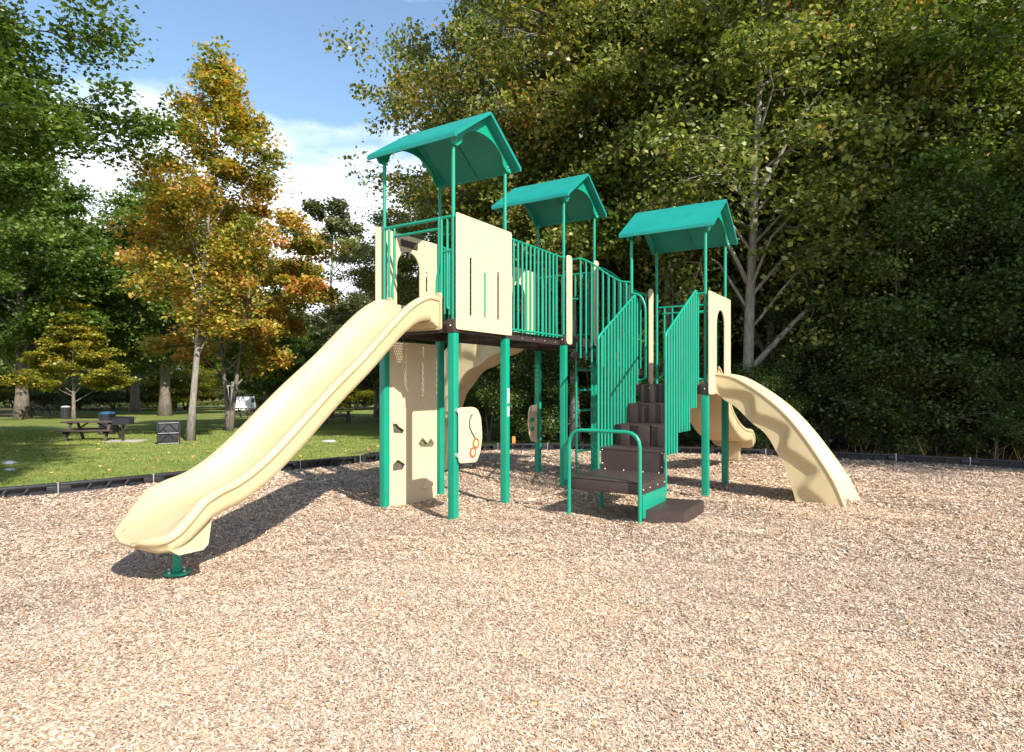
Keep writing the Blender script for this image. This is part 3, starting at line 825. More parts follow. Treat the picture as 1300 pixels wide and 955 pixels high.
# tubular work ------------------------------------------------------------
RB = 0.0155
def tubes(name, paths, mat=None, r=RB, parent=PS, fil=0.05):
    b = MB()
    for p in paths: b.tube(fillet(p, fil, 4) if len(p) > 2 else p, r, 9)
    return b.build(name, mat or M['green'], parent, 50)
def barrier_v(v0, v1, u, z0, z1, gap=0.105, name='barrier', a0=0.0, a1=0.0):
    """upright-bar barrier along v; a0/a1 reach back to the posts"""
    P = [[(v0-a0, u, z1), (v1+a1, u, z1)], [(v0-a0, u, z0+0.03), (v1+a1, u, z0+0.03)]]
    n = max(2, round((v1-v0)/gap))
    for k in range(n+1):
        vv = v0+(v1-v0)*k/n
        P.append([(vv, u, z0-0.005), (vv, u, z1-0.002)])
    return tubes(name, P)
# front of the first tower: top rail, sit-down hoop over the slide mouth
tubes('safety_rail', [[(0, 0.0, 3.52), (0, GW, 3.52)]], r=0.021)
tubes('slide_hoop', [[(-0.01, 0.20, 3.53), (-0.01, 0.20, 2.95), (-0.01, 0.235, 2.80), (-0.01, 0.235, 2.62)], [(-0.01, 0.90, 3.50), (-0.01, 0.90, 2.95), (-0.01, 0.935, 2.80), (-0.01, 0.935, 2.62)], [(-0.01, 0.20, 3.40), (-0.01, 0.90, 3.40)],
                     [(-0.01, 0.165, 3.51), (-0.01, 0.165, 2.60)], [(-0.01, 0.99, 3.51), (-0.01, 0.99, 2.60)]], r=0.017)
tubes('safety_rail', [[(0, 0.085, 3.52), (0, 0.085, 2.47), (0, 0.02, 2.44)], [(0, 0.0, 3.13), (0, 0.16, 3.13)]], r=0.016)
# bridge between first and second tower
barrier_v(GW+0.10, V2-0.22, 0.0, 2.29, 3.50, a0=0.08, a1=0.20, name='barrier')
barrier_v(GW+0.10, V2-0.22, GW, 2.29, 3.50, a0=0.08, a1=0.20, name='barrier')
# second tower rear side and inside uprights
tubes('barrier', [[(V2+GW, 0.0, 3.45), (V2+GW, GW, 3.45)], [(V2+GW, 0.0, 2.42), (V2+GW, GW, 2.42)]] + [[(V2+GW, 0.1+0.125*k, 2.42), (V2+GW, 0.1+0.125*k, 3.45)] for k in range(8)])
# sloping link between second and third tower
def link_barrier(v, zt0, us, tops, bots, name='link_barrier', v1=None):
    v1 = v if v1 is None else v1
    vv = lambda u: v+(v1-v)*(-u/0.95)
    P = [[(vv(u), u, z) for u, z in zip(us, tops)]]
    n = 9
    for k in range(1, n+1):
        u = -0.08-0.85*k/n*0.98
        zt = float(np.interp(-u, [-a for a in us], tops)); zb = float(np.interp(-u, [0, 0.45, 0.95], bots))
        P.append([(vv(u), u, zb), (vv(u), u, zt)])
    P.append([(vv(0), -0.02, 2.9), (vv(0), -0.13, 2.9)])
    return tubes(name, P, fil=0.08)
link_barrier(2.90, 0, [0, -0.17, -0.36, -0.60, -0.82, -0.97], [3.50, 3.52, 3.42, 3.24, 3.10, 3.08], [2.06, 1.90, 1.66])
link_barrier(3.70, 0, [0, -0.17, -0.36, -0.60, -0.82, -0.97], [3.52, 3.50, 3.38, 3.16, 3.02, 2.98], [2.06, 1.90, 1.66])
# ladder under the second tower
tubes('ladder', [[(3.06, -0.02, 0.0), (3.06, -0.02, 2.25)], [(3.62, -0.02, 0.0), (3.62, -0.02, 2.25)]] + [[(3.06, -0.02, z), (3.62, -0.02, z)] for z in (0.55, 0.87, 1.19, 1.51, 1.83)], r=0.019)
# third tower rails
tubes('safety_rail', [[(V3+GW, -0.98, 2.83), (V3+GW, -2.0, 2.83)], [(V3+GW, -1.04, 2.73), (V3+GW, -1.9, 2.73)], [(V3+GW, -1.07, 2.83), (V3+GW, -1.07, 1.78), (V3+GW, -0.98, 1.70)], [(V3+GW, -1.2, 2.83), (V3+GW, -1.2, 1.9)], [(V3+GW, -1.9, 2.83), (V3+GW, -1.9, 1.9)]], r=0.017)
tubes('grab_loop', [[(3.0, -0.96, 2.93), (3.0, -1.09, 2.90), (3.0, -1.165, 2.74), (3.0, -1.165, 1.66), (3.0, -0.99, 1.66)]], r=0.018, fil=0.12)
tubes('grab_rail', [[(3.0, -1.93, z), (3.0, -2.02, z)] for z in (2.85, 2.69, 2.59, 1.67)], r=0.016)

# stairs
UL, UR = -1.05, -1.93
VS = [1.65, 2.10, 2.55, 2.99]; ZS = [0.80, 1.07, 1.335, 1.60]
st = MB()
ZL = 0.53
for k in range(4):
    zl = ZL-0.02 if k == 0 else ZS[k-1]
    zt = ZS[k]; v0 = VS[k]; v1 = VS[k+1]+0.03 if k < 3 else v0+0.03
    if k < 3: st.box((v0, UR+0.03, zt-0.03), (v1, UL-0.03, zt), 0.006)
    # riser
    st.box((v0+0.004, UR+0.032, zl-0.04), (v0+0.022, UL-0.032, zt-0.031), 0.0)
    if k > 0:
        for uu in (-1.20, -1.48, -1.76):
            st.box((v0-0.028, uu-0.09, zl+0.001), (v0+0.003, uu+0.09, zt-0.008), 0.006)
so = st.build('stairs', M['brown'], PS)
bolts_on(so, [(VS[0]-0.001, uu, zz) for uu in (UL-0.05, UR+0.05) for zz in (0.77, 0.60)]+[(VS[3]-0.03, uu, 1.545) for uu in (-1.24, -1.50, -1.76)], 0.011)
def stair_barrier(u):
    zt = lambda v: float(np.interp(v, [1.64, 2.86, 2.95], [2.20, 2.86, 2.88]))
    def zb(v): return 0.745 if v < 2.12 else (0.99 if v < 2.57 else 1.28)
    P = [[(1.64, u, 0.30 if u < -1.5 else 0.45), (1.64, u, 2.20), (2.88, u, 2.885), (2.97, u, 2.80), (2.97, u, 1.60)]]
    for k in range(1, 13):
        v = 1.64+(2.97-1.64)*k/13
        P.append([(v, u, zb(v)), (v, u, zt(v)-0.004)])
    P.append([(2.97, u, 1.67), (3.0, u+(0.02 if u > -1.5 else -0.02), 1.67)])
    tubes('stair_barrier', P, r=0.0165, fil=0.04)
stair_barrier(UL); stair_barrier(UR)
# transfer platform
ld = MB()
ld.box((0.84, UR, ZL-0.145), (1.635, UL, ZL-0.02), 0.012)
ld.box((0.842, UR+0.004, ZL-0.018), (1.235, UL-0.004, ZL), 0.008); ld.box((1.245, UR+0.004, ZL-0.018), (1.645, UL-0.004, ZL), 0.008)
lo_ = ld.build('transfer_platform', M['brown'], PS)
bolts_on(lo_, [(v_, UR-0.002, ZL-0.09) for v_ in (0.90, 1.1, 1.35, 1.58)]+[(1.62, uu, ZL+0.004) for uu in (-1.15, -1.4, -1.65, -1.85)], 0.010)
b = MB(); b.box((0.86, UR-0.012, 0.13), (1.62, UR+0.012, ZL-0.147), 0.004); b.build('skirt_plate', M['green'], PS)
for (v_, u_) in ((1.58, -1.12), (1.60, UR+0.05)): b = MB(); b.tube([(v_, u_, -0.2), (v_, u_, 0.40)], 0.024, 12); b.build('platform_leg', M['green'], PS)
tubes('hand_rail', [[(0.80, -1.07, -0.2), (0.80, -1.07, 1.075), (0.80, -1.93, 1.075), (0.80, -1.93, -0.2)]], r=0.0215, fil=0.17)
# low step in front, in world coordinates turned into the structure's frame
PSinv = Matrix.Translation((X0, Y0, 0)) @ Matrix.Rotation(math.pi/2-TH, 4, 'Z'); PSinv = PSinv.inverted()
b = MB(); q = [(1.44, 6.86), (1.87, 6.78), (2.29, 7.42), (1.85, 7.60)]
bm = bmesh.new(); vs = [bm.verts.new((x, y, 0.07)) for x, y in q]; bm.faces.new(vs)
ex = bmesh.ops.extrude_face_region(bm, geom=bm.faces[:]); 
for e_ in ex['geom']:
    if isinstance(e_, bmesh.types.BMVert): e_.co.z = 0.215
bmesh.ops.bevel(bm, geom=bm.edges[:], offset=0.008, segments=2, affect='EDGES')
me = bpy.data.meshes.new('low_step'); bm.to_mesh(me); bm.free(); me.transform(PSinv)
o = finish(me, 'low_step', M['brown'], PS, 30)
for x, y in ((1.75, 7.0), (1.95, 7.3)): p = PSinv @ Vector((x, y, 0)); b = MB(); b.tube([(p.x, p.y, -0.2), (p.x, p.y, 0.08)], 0.03, 10); b.build('step_leg', M['green'], PS)

# ------------------------------------------------------------------ slides
def catmull(P, n):
    P = [np.array(p, float) for p in P]; out = []
    for i in range(len(P)-1):
        p0 = P[max(i-1, 0)]; p1 = P[i]; p2 = P[i+1]; p3 = P[min(i+2, len(P)-1)]
        for k in range(n):
            t_ = k/n
            out.append(0.5*((2*p1)+(-p0+p2)*t_+(2*p0-5*p1+4*p2-p3)*t_**2+(-p0+3*p1-3*p2+p3)*t_**3))
    out.append(P[-1]); return out

def straight_slide(name, stations, centre, sgn, vbase, flange_z0, flange_z1, label):
    """stations: distance from the tower, rim height, half width, bed depth, side height"""
    st_ = catmull(stations, 8)
    secs = []
    nS = len(st_)
    for i, s_ in enumerate(st_):
        d, z, w, dep, sh = s_
        a = st_[max(i-1, 0)]; b_ = st_[min(i+1, nS-1)]
        tx, tz = b_[0]-a[0], b_[1]-a[1]; l = math.hypot(tx, tz); tx /= l; tz /= l
        nx_, nz_ = -tz, tx        # upward normal in the d-z plane
        if nz_ < 0: nx_, nz_ = -nx_, -nz_
        # soften the normal tilt near the lip
        rimw = min(0.105, w*0.27)
        prof = [(-w+0.045, -sh), (-w+0.012, -sh+0.018), (-w+0.004, -sh*0.72), (-w+0.002, -min(0.062, sh*0.5)), (-w-0.010, -min(0.056, sh*0.42)), (-w-0.016, -min(0.034, sh*0.25)), (-w-0.004, -0.010), (-w+0.022, 0.0),
                (-w+rimw*0.55, -0.004), (-w+rimw*0.85, -0.022-dep*0.05), (-w+rimw*1.15, -dep*0.50), (-w+rimw*1.7, -dep*0.86), (-w+rimw*2.4, -dep*0.98), (0, -dep)]
        full = prof + [(-x, y) for x, y in reversed(prof[:-1])]
        # underside
        full += [(w*0.7, -max(sh, dep+0.012)-0.0), (0.0, -max(sh, dep+0.012)), (-w*0.7, -max(sh, dep+0.012))]
        sec = [(vbase+sgn*(d+n_*nx_), centre+u_, z+n_*nz_) for u_, n_ in full]
        secs.append(sec)
    # rounded nose
    last = secs[-1]; c0 = np.mean(np.array(last), axis=0)
    for f, push in ((0.7, 0.008), (0.3, 0.011)):
        secs.append([tuple((np.array(p)-c0)*np.array([f, 0.70+0.30*f, f])+c0+np.array([sgn*push, 0, -0.006])) for p in last])
    b = MB(); b.loft(secs)
    o = b.build(name, M['slide'], PS, 55)
    if label: o['label'] = label
    return o

s1 = [(0.02, 2.60, 0.40, 0.27, 0.36), (0.14, 2.615, 0.40, 0.27, 0.33), (0.28, 2.60, 0.395, 0.25, 0.30), (0.50, 2.49, 0.385, 0.21, 0.25), (0.71, 2.335, 0.385, 0.18, 0.225), (0.95, 2.13, 0.385, 0.17, 0.215), (1.24, 1.88, 0.385, 0.17, 0.215),
      (1.64, 1.565, 0.385, 0.17, 0.215), (2.05, 1.21, 0.385, 0.17, 0.215), (2.33, 0.985, 0.385, 0.17, 0.21), (2.57, 0.845, 0.390, 0.165, 0.205), (2.76, 0.785, 0.405, 0.15, 0.20),
      (2.90, 0.725, 0.420, 0.125, 0.19), (3.00, 0.625, 0.415, 0.085, 0.175), (3.07, 0.545, 0.398, 0.055, 0.165), (3.13, 0.495, 0.370, 0.035, 0.155), (3.18, 0.470, 0.325, 0.022, 0.140), (3.22, 0.452, 0.265, 0.014, 0.120), (3.25, 0.435, 0.195, 0.008, 0.095), (3.268, 0.418, 0.120, 0.004, 0.065)]
straight_slide('straight_slide', s1, 0.555, -1, 0.0, 2.25, 2.64, 'long straight cream slide reaching towards the camera')
# mouth flange, foot block and leg of that slide
so1 = [o for o in PS.children if o.name.startswith('straight_slide')][0]
board('slide_flange', [tuple(p) for p in fillet([(0.125, 2.225), (0.985, 2.225), (0.985, 2.655), (0.90, 2.655), (0.86, 2.34), (0.25, 2.34), (0.21, 2.655), (0.125, 2.655)], 0.03, 4, True)], [], 0.025, plane_uz(-0.055), M['slide'], so1, 0.005)
b = MB()
def taper_block(b, v0, v1, u0, u1, z0, z1, k=0.05):
    b.loft([[(v0+k, u0+k, z0), (v1-k, u0+k, z0), (v1-k, u1-k, z0), (v0+k, u1-k, z0)], [(v0+k*0.4, u0+k*0.4, z0+0.05), (v1-k*0.4, u0+k*0.4, z0+0.05), (v1-k*0.4, u1-k*0.4, z0+0.05), (v0+k*0.4, u1-k*0.4, z0+0.05)], [(v0, u0, z1), (v1, u0, z1), (v1, u1, z1), (v0, u1, z1)]])
FB = [(-3.12, 0.37), (-3.06, 0.325), (-2.87, 0.325), (-2.83, 0.36), (-2.80, 0.56), (-2.90, 0.53), (-3.0, 0.46), (-3.08, 0.405)]
b.loft([[(p[0]*(1-k_)+(-2.95)*k_, uu, p[1]*(1-k_)+0.43*k_) for p in FB] for uu, k_ in ((0.205, 0.12), (0.185, 0.0), (0.905, 0.0), (0.885, 0.12))]); b.build('slide_foot', M['slide'], so1, 50)
b = MB(); b.tube([(-2.87, 0.555, -0.1), (-2.87, 0.555, 0.31)], 0.032, 14); lg = b.build('slide_leg', M['green'], so1)
b = MB(); b.tube([(-2.87, 0.555, 0.085), (-2.87, 0.555, 0.102)], 0.10, 16)
b.build('leg_flange', M['green'], so1)
bolts_on(so1, [(-2.87+0.075*math.cos(a), 0.555+0.075*math.sin(a), 0.106) for a in (0.3, 1.9, 3.4, 5.0)]+[(-0.07, 0.19, 2.30), (-0.07, 0.24, 2.62)], 0.012)

# rear slide, off the third tower towards the trees
s2 = [(0.02, 1.90, 0.38, 0.26, 0.34), (0.28, 1.87, 0.375, 0.24, 0.29), (0.50, 1.73, 0.37, 0.20, 0.25), (0.85, 1.42, 0.365, 0.19, 0.24), (1.25, 1.13, 0.365, 0.19, 0.24), (1.7, 0.92, 0.37, 0.19, 0.24),
      (2.15, 0.80, 0.38, 0.18, 0.24), (2.5, 0.76, 0.40, 0.16, 0.22), (2.68, 0.66, 0.40, 0.11, 0.18), (2.80, 0.55, 0.385, 0.05, 0.15), (2.88, 0.50, 0.35, 0.02, 0.13), (2.95, 0.47, 0.26, 0.012, 0.11), (2.99, 0.45, 0.14, 0.006, 0.07)]
straight_slide('rear_slide', s2, -1.50, 1, V3+GW, 1.5, 1.9, 'cream slide behind the right tower, running away to the trees')
sr = [o for o in PS.children if o.name.startswith('rear_slide')][0]
b = MB(); taper_block(b, V3+GW+2.62, V3+GW+2.82, -1.64, -1.40, 0.12, 0.50); b.build('slide_foot', M['slide'], sr, 50)

def arc_slide(name, rim, bot, c0, c1, face, waves, label):
    """deep-sided arching slide; rim and bottom curves in (distance from tower, height); c0/c1 = its two sides
       face(d, c, z) -> local point; the outer side is embossed with a wavy band"""
    n = 90; T = 14
    def resample(P):
        q = np.array(catmull(P, 10)); L_ = np.concatenate([[0], np.cumsum(np.linalg.norm(np.diff(q, axis=0), axis=1))]); L_ /= L_[-1]
        s_ = np.linspace(0, 1, n+1); return np.stack([np.interp(s_, L_, q[:, 0]), np.interp(s_, L_, q[:, 1])], 1)
    Rm, Bt = resample(rim), resample(bot)
    secs = []
    for i in range(n+1):
        s_ = i/n; r_ = Rm[i]; b_ = Bt[i]+np.array([0.0, -0.022*math.sin(s_*waves*2*math.pi+0.6)])*min(1, s_/0.1)*min(1, (1-s_)/0.08); near = []
        ph = s_*waves*2*math.pi
        saw = 0.5+0.5*math.sin(ph+0.55*math.sin(ph))
        tw = 0.34+0.40*saw
        for k in range(T+1):
            t_ = k/T; p = b_*(1-t_)+r_*t_; td = 1-t_
            x = (td-tw)/0.20; sm = min(1, max(0, 0.5+0.5*x)); sm = sm*sm*(3-2*sm)
            edge = min(1, td/0.12)*min(1, (1-td)/0.04+0.0)
            near.append((p, 0.060*sm*min(1.0, s_/0.05)))
        sec = [face(p[0], c0+dd*(1 if c1 > c0 else -1), p[1]) for p, dd in near]
        dr = (r_-b_)/np.linalg.norm(r_-b_); sg = 1 if c1 > c0 else -1
        W_ = abs(c1-c0)
        inn = [(-0.012, -0.012), (-0.014, 0.004), (0.010, 0.016), (0.045, 0.012), (0.085, -0.02), (0.12, -0.10), (0.20, -0.15), (W_/2, -0.165), (W_-0.20, -0.15), (W_-0.12, -0.10), (W_-0.085, -0.02), (W_-0.045, 0.012), (W_-0.010, 0.016), (W_+0.014, 0.004), (W_+0.012, -0.012)]
        for w_, h_ in inn:
            p = r_+dr*h_; sec.append(face(p[0]+0.12*s_**1.4*min(1, max(0, w_/W_)), c0+sg*w_, p[1]))
        for p, dd in reversed(near): sec.append(face(p[0]+0.12*s_**1.4, c1-dd*sg, p[1]))
        for f in (0.7, 0.5, 0.3):
            p = b_+dr*0.03; sec.append(face(p[0], c0+sg*W_*f, p[1]))
        secs.append(sec)
    b = MB(); b.loft(secs); o = b.build(name, M['slide'], PS, 60); o['label'] = label
    return o
rim3 = [(0.0, 1.75), (0.26, 1.69), (0.56, 1.51), (0.85, 1.27), (1.09, 0.99), (1.33, 0.63), (1.50, 0.33), (1.61, 0.05)]
bot3 = [(0.0, 1.50), (0.21, 1.31), (0.42, 1.15), (0.58, 0.99), (0.76, 0.78), (0.88, 0.52), (0.99, 0.24), (1.04, 0.0)]
arc_slide('arching_slide', rim3, bot3, 3.25, 3.95, lambda d, c, z: (c, -2.085-d, z), 3.6, 'short arching cream slide with wavy embossed side, on the right')
so3 = [o for o in PS.children if o.name.startswith('arching_slide')][0]
b = MB(); b.box((3.22, -2.10, 1.47), (3.96, -2.075, 1.70), 0.006); b.build('slide_flange', M['slide'], so3)
k4 = 1.28
rim4 = [(0.0, 2.50), (0.35, 2.52), (0.75, 2.50), (1.10, 2.36), (1.45, 2.0), (1.70, 1.5), (1.85, 1.0), (1.95, 0.5), (2.05, 0.1)]
bot4 = [(0.0, 2.24), (0.25, 2.10), (0.50, 2.0), (0.83, 1.83), (1.08, 1.62), (1.28, 1.28), (1.38, 0.9), (1.45, 0.45), (1.48, 0.05)]
arc_slide('wave_slide', rim4, bot4, 2.90, 3.55, lambda d, c, z: (c, GW+0.075+d, z), 5.0, 'tall arching cream slide behind the first tower, seen under its deck')

# ------------------------------------------------------------------ trees
def tree_parts(seed, H, cb, rad, nleaf, leaf, trunk_r=0.18, limbs=22, droop=0.0, lean=(0, 0), shape='oval', spread=0.5, layer=0.6, top=0.35, forks=1, even=1.6, twigs=1.0, extra=()):
    """returns (trunk MB, leaf quads, rnd, clu). cb: height where the crown starts; rad: widest radius"""
    r = np.random.default_rng(seed); mb = MB()
    tips = []
    def radius_at(f):   # f 0..1 through the crown
        if shape == 'oval': return rad*(0.30+0.70*math.sin(math.pi*min(1, max(0, f*0.92+0.12))))*(1 if f < 0.7 else 1-(f-0.7)*1.2)
        if shape == 'cone': return rad*(1.0-0.88*f)
        if shape == 'vase': return rad*(0.35+0.65*math.sin(math.pi*(0.15+0.62*f)))
        if shape == 'bush': return rad*math.sqrt(max(0.05, 1-(f*0.95)**2))
    for fk in range(forks):
        off = np.array([0, 0]) if forks == 1 else np.array([math.cos(fk*2.4), math.sin(fk*2.4)])
        npt = 11; pts = []; rs = []
        wob = r.normal(0, 0.10, (npt, 2)).cumsum(0)*0.5
        for i in range(npt):
            t_ = i/(npt-1)
            p = np.array([lean[0]*t_+wob[i, 0]*t_*H*0.06+off[0]*t_*H*0.12, lean[1]*t_+wob[i, 1]*t_*H*0.06+off[1]*t_*H*0.12, H*0.97*t_])
            pts.append(p); rs.append(max(0.012, trunk_r*(1.0 if forks == 1 else 0.75)*(1-0.90*t_)**0.9*(1+0.55*math.exp(-t_*H/0.35))))
        pts[0][2] = -0.2
        mb.tube([tuple(p) for p in pts], rs, 9)
        P = np.array(pts)
        def trunk_at(z):
            return np.array([np.interp(z, P[:, 2], P[:, 0]), np.interp(z, P[:, 2], P[:, 1]), z])
        nl = max(3, limbs//forks)
        for i in range(nl):
            f = (i+r.uniform(0.0, 1.0))/nl
            z0 = cb + (H-cb)*f*0.94
            a = i*2.399+r.normal(0, 0.35); rr = radius_at(f)*r.uniform(0.60, 1.08)
            rise = (H-cb)*(0.10+0.16*r.uniform())*(1-0.3*f) - droop*rr*0.35
            s0 = trunk_at(z0-min(rise*0.6, z0-cb*0.6) if z0-rise*0.6 > cb*0.5 else cb*0.6)
            e = trunk_at(min(H, z0+rise*0.4)); e[:2] += rr*np.array([math.cos(a), math.sin(a)])
            m1 = s0*0.62+e*0.38; m1[2] += rise*0.22+0.05; m2 = s0*0.28+e*0.72; m2[2] += rise*0.18; m1[:2] += r.normal(0, rr*0.05, 2)
            br = max(0.012, trunk_r*0.34*(1-0.72*f))
            mb.tube([tuple(s0), tuple(m1), tuple(m2), tuple(e)], [br, br*0.72, br*0.42, 0.006], 5, caps=False)
            ns = max(4, int((4+rr*2.6)*twigs))
            for j in range(ns):
                t_ = r.uniform(0.28, 1.0); base = s0*(1-t_)+e*t_ if t_ < 0 else (m1*(1-(t_-0.38)/0.34)+m2*((t_-0.38)/0.34) if 0.38 <= t_ < 0.72 else (m2*(1-(t_-0.72)/0.28)+e*((t_-0.72)/0.28) if t_ >= 0.72 else s0*(1-t_/0.38)+m1*(t_/0.38)))
                a2 = a+r.choice([-1, 1])*r.uniform(0.4, 1.4); l2 = rr*r.uniform(0.18, 0.42)
                tip = base+np.array([math.cos(a2)*l2, math.sin(a2)*l2, l2*r.uniform(-0.25, 0.55)-droop*l2*0.6])
                mb.tube([tuple(base), tuple((base+tip)/2+np.array([0, 0, l2*0.08])), tuple(tip)], [br*0.30+0.003, br*0.2+0.002, 0.003], 3, caps=False)
                tips.append(tip); 
                if r.uniform() < 0.6: tips.append((base+tip)/2)
            tips.append(e)
    for (p0, p1, r0) in extra:
        p0 = np.array(p0); p1 = np.array(p1); seg = [p0+(p1-p0)*t_+np.array([0, 0, 0.25*math.sin(t_*3.1)])*(np.linalg.norm(p1-p0)*0.12)+np.array([0.03*math.sin(t_*9), 0.03*math.cos(t_*7), 0]) for t_ in np.linspace(0, 1, 8)]
        mb.tube([tuple(p) for p in seg], [r0*(1-0.8*t_)+0.004 for t_ in np.linspace(0, 1, 8)], 7)
        for k in range(4, 8):
            for _ in range(3):
                tip = seg[k]+r.normal(0, 0.45, 3); mb.tube([tuple(seg[k]), tuple((seg[k]+tip)/2+np.array([0, 0, 0.05])), tuple(tip)], [0.012, 0.008, 0.003], 3, caps=False); tips.append(tip)
    tips = np.array(tips); nt_ = len(tips)
    # uneven sprays: some twigs carry many leaves, some few
    wgt = r.gamma(even, 1.0, nt_); wgt /= wgt.sum()
    idx = r.choice(nt_, nleaf, p=wgt)
    sp_ = spread*(0.55+0.9*r.uniform(0, 1, nt_))
    g3 = r.normal(0, 1, (nleaf, 3)); g3 /= (np.linalg.norm(g3, axis=1, keepdims=True)+1e-6)
    g3 *= (r.uniform(0, 1, (nleaf, 1))**0.45)*sp_[idx][:, None]; g3[:, 2] *= layer
    c = tips[idx]+g3
    c[:, 2] -= droop*0.25*np.linalg.norm(g3[:, :2], axis=1)
    keep = c[:, 2] > 0.05; c = c[keep]; idx = idx[keep]; n = len(c)
    a, b_, nn = rand_frames(n, 0.75, r)
    a = a+np.array([0, 0, -0.35-0.4*droop]); a /= np.linalg.norm(a, axis=1, keepdims=True)
    b_ = np.cross(nn, a); b_ /= np.linalg.norm(b_, axis=1, keepdims=True)+1e-9; nn = np.cross(a, b_)
    l = leaf*r.uniform(0.55, 1.25, n)[:, None]*0.62; w = l*r.uniform(0.55, 0.85, n)[:, None]
    q = np.stack([c-a*l, c-b_*w+nn*l*0.18, c+a*l, c+b_*w+nn*l*0.18], 1)
    cl = r.beta(1.8, 1.8, nt_)
    hz = (tips[:, 2]-cb)/(H-cb)
    return mb, q, r.uniform(0, 1, n), cl[idx]

protos = {}

def tree_proto(key, name, leafmat, bark, **kw):
    protos[key] = (name, tree_parts(**kw), leafmat, bark)
    mb, q, rn, cl = protos[key][1]
    tm = bpy.data.meshes.new('trunk'); tm.from_pydata(mb.v, [], mb.f); tm.validate()
    tm.polygons.foreach_set('use_smooth', [True]*len(tm.polygons)); tm.materials.append(bark)
    cm = quads_object('crown', q, rn, leafmat, cl)
    protos[key] = (name, tm, cm)
def plant(key, x, y, label, rz=0.0, sc=1.0, group=None, cat='tree', name=None, z=None, leafmat=None):
    nm, tm, cm = protos[key]
    zz = lawn_h(x, y) if z is None else z
    o = empty(name or nm, (x, y, zz), rz, label, cat, group)
    o.scale = sc if isinstance(sc, tuple) else (sc, sc, sc)
    t_ = bpy.data.objects.new('trunk' if cat == 'tree' else 'stem', tm); COL.objects.link(t_); t_.parent = o
    c_ = bpy.data.objects.new('crown' if cat == 'tree' else 'foliage', cm); COL.objects.link(c_); c_.parent = o
    if leafmat:
        c_.material_slots[0].link = 'OBJECT'; c_.material_slots[0].material = leafmat
    return o

tree_proto('forest_a', 'forest_tree', M['leaf_forest'], M['bark'], seed=21, H=15, cb=3.2, rad=4.3, nleaf=76000, leaf=0.115, trunk_r=0.20, limbs=44, spread=0.70, layer=0.50, droop=0.30, even=1.8, twigs=1.5)
tree_proto('forest_b', 'forest_tree', M['leaf_forest'], M['bark'], seed=22, H=17, cb=4.0, rad=4.8, nleaf=78000, leaf=0.115, trunk_r=0.22, limbs=46, spread=0.72, layer=0.50, droop=0.35, forks=2, even=1.8, twigs=1.5)
tree_proto('beech', 'pale_trunk_tree', M['leaf_forest'], M['bark_pale'], seed=33, H=15, cb=4.4, rad=3.6, nleaf=40000, leaf=0.12, trunk_r=0.15, limbs=36, spread=0.66, layer=0.5, droop=0.45, lean=(0.5, 0), even=3, twigs=1.4, extra=(((0.0, 0, 1.9), (2.3, -0.5, 4.3), 0.085), ((0.05, 0, 4.2), (-1.6, -0.6, 6.6), 0.06), ((0.1, 0, 6.0), (1.9, -0.6, 9.2), 0.06), ((0.1, 0, 3.0), (1.5, -0.9, 4.9), 0.035)))
tree_proto('maple', 'green_maple', M['leaf_green'], M['bark'], seed=41, H=12, cb=2.6, rad=5.0, nleaf=90000, leaf=0.15, trunk_r=0.26, limbs=38, spread=0.8, layer=0.5, droop=0.2, even=2.5)
tree_proto('orange', 'turning_tree', M['leaf_orange'], M['bark_pale'], seed=52, H=11.3, cb=3.0, rad=1.8, nleaf=33000, leaf=0.105, trunk_r=0.10, limbs=42, spread=0.50, even=2.5, twigs=1.3, layer=0.7, lean=(0.9, 0), droop=0.0, shape='oval')
tree_proto('gold', 'turning_tree', M['leaf_orange'], M['bark'], seed=55, H=8.6, cb=2.2, rad=2.9, nleaf=36000, leaf=0.13, trunk_r=0.11, limbs=32, spread=0.5, layer=0.6, droop=0.2, forks=2)
tree_proto('small', 'small_tree', M['leaf_yellow'], M['bark'], seed=61, H=5.6, cb=1.3, rad=2.3, nleaf=34000, leaf=0.12, trunk_r=0.08, limbs=34, spread=0.46, layer=0.30, shape='cone')
tree_proto('sparse', 'thin_tree', M['leaf_grey'], M['bark_pale'], seed=71, H=12, cb=2.5, rad=3.6, nleaf=24000, leaf=0.17, trunk_r=0.16, limbs=24, spread=0.55, layer=0.7)
tree_proto('shrub', 'forest_shrub', M['leaf_shrub'], M['bark'], seed=81, H=3.6, cb=0.15, rad=2.0, nleaf=26000, leaf=0.075, trunk_r=0.05, limbs=30, spread=0.50, layer=0.8, even=2.5, shape='bush', forks=2)
tree_proto('tallshrub', 'forest_shrub', M['leaf_shrub'], M['bark'], seed=82, H=6.5, cb=0.4, rad=2.5, nleaf=46000, leaf=0.085, trunk_r=0.08, limbs=42, spread=0.60, layer=0.75, even=2.5, shape='bush', forks=2, droop=0.2)

tree_proto('farwood', 'far_tree', M['leaf_green'], M['bark'], seed=91, H=13, cb=0.8, rad=6.5, nleaf=30000, leaf=0.42, trunk_r=0.3, limbs=30, spread=1.3, layer=0.7)
FG = 'forest trees behind the play area'
F = plant
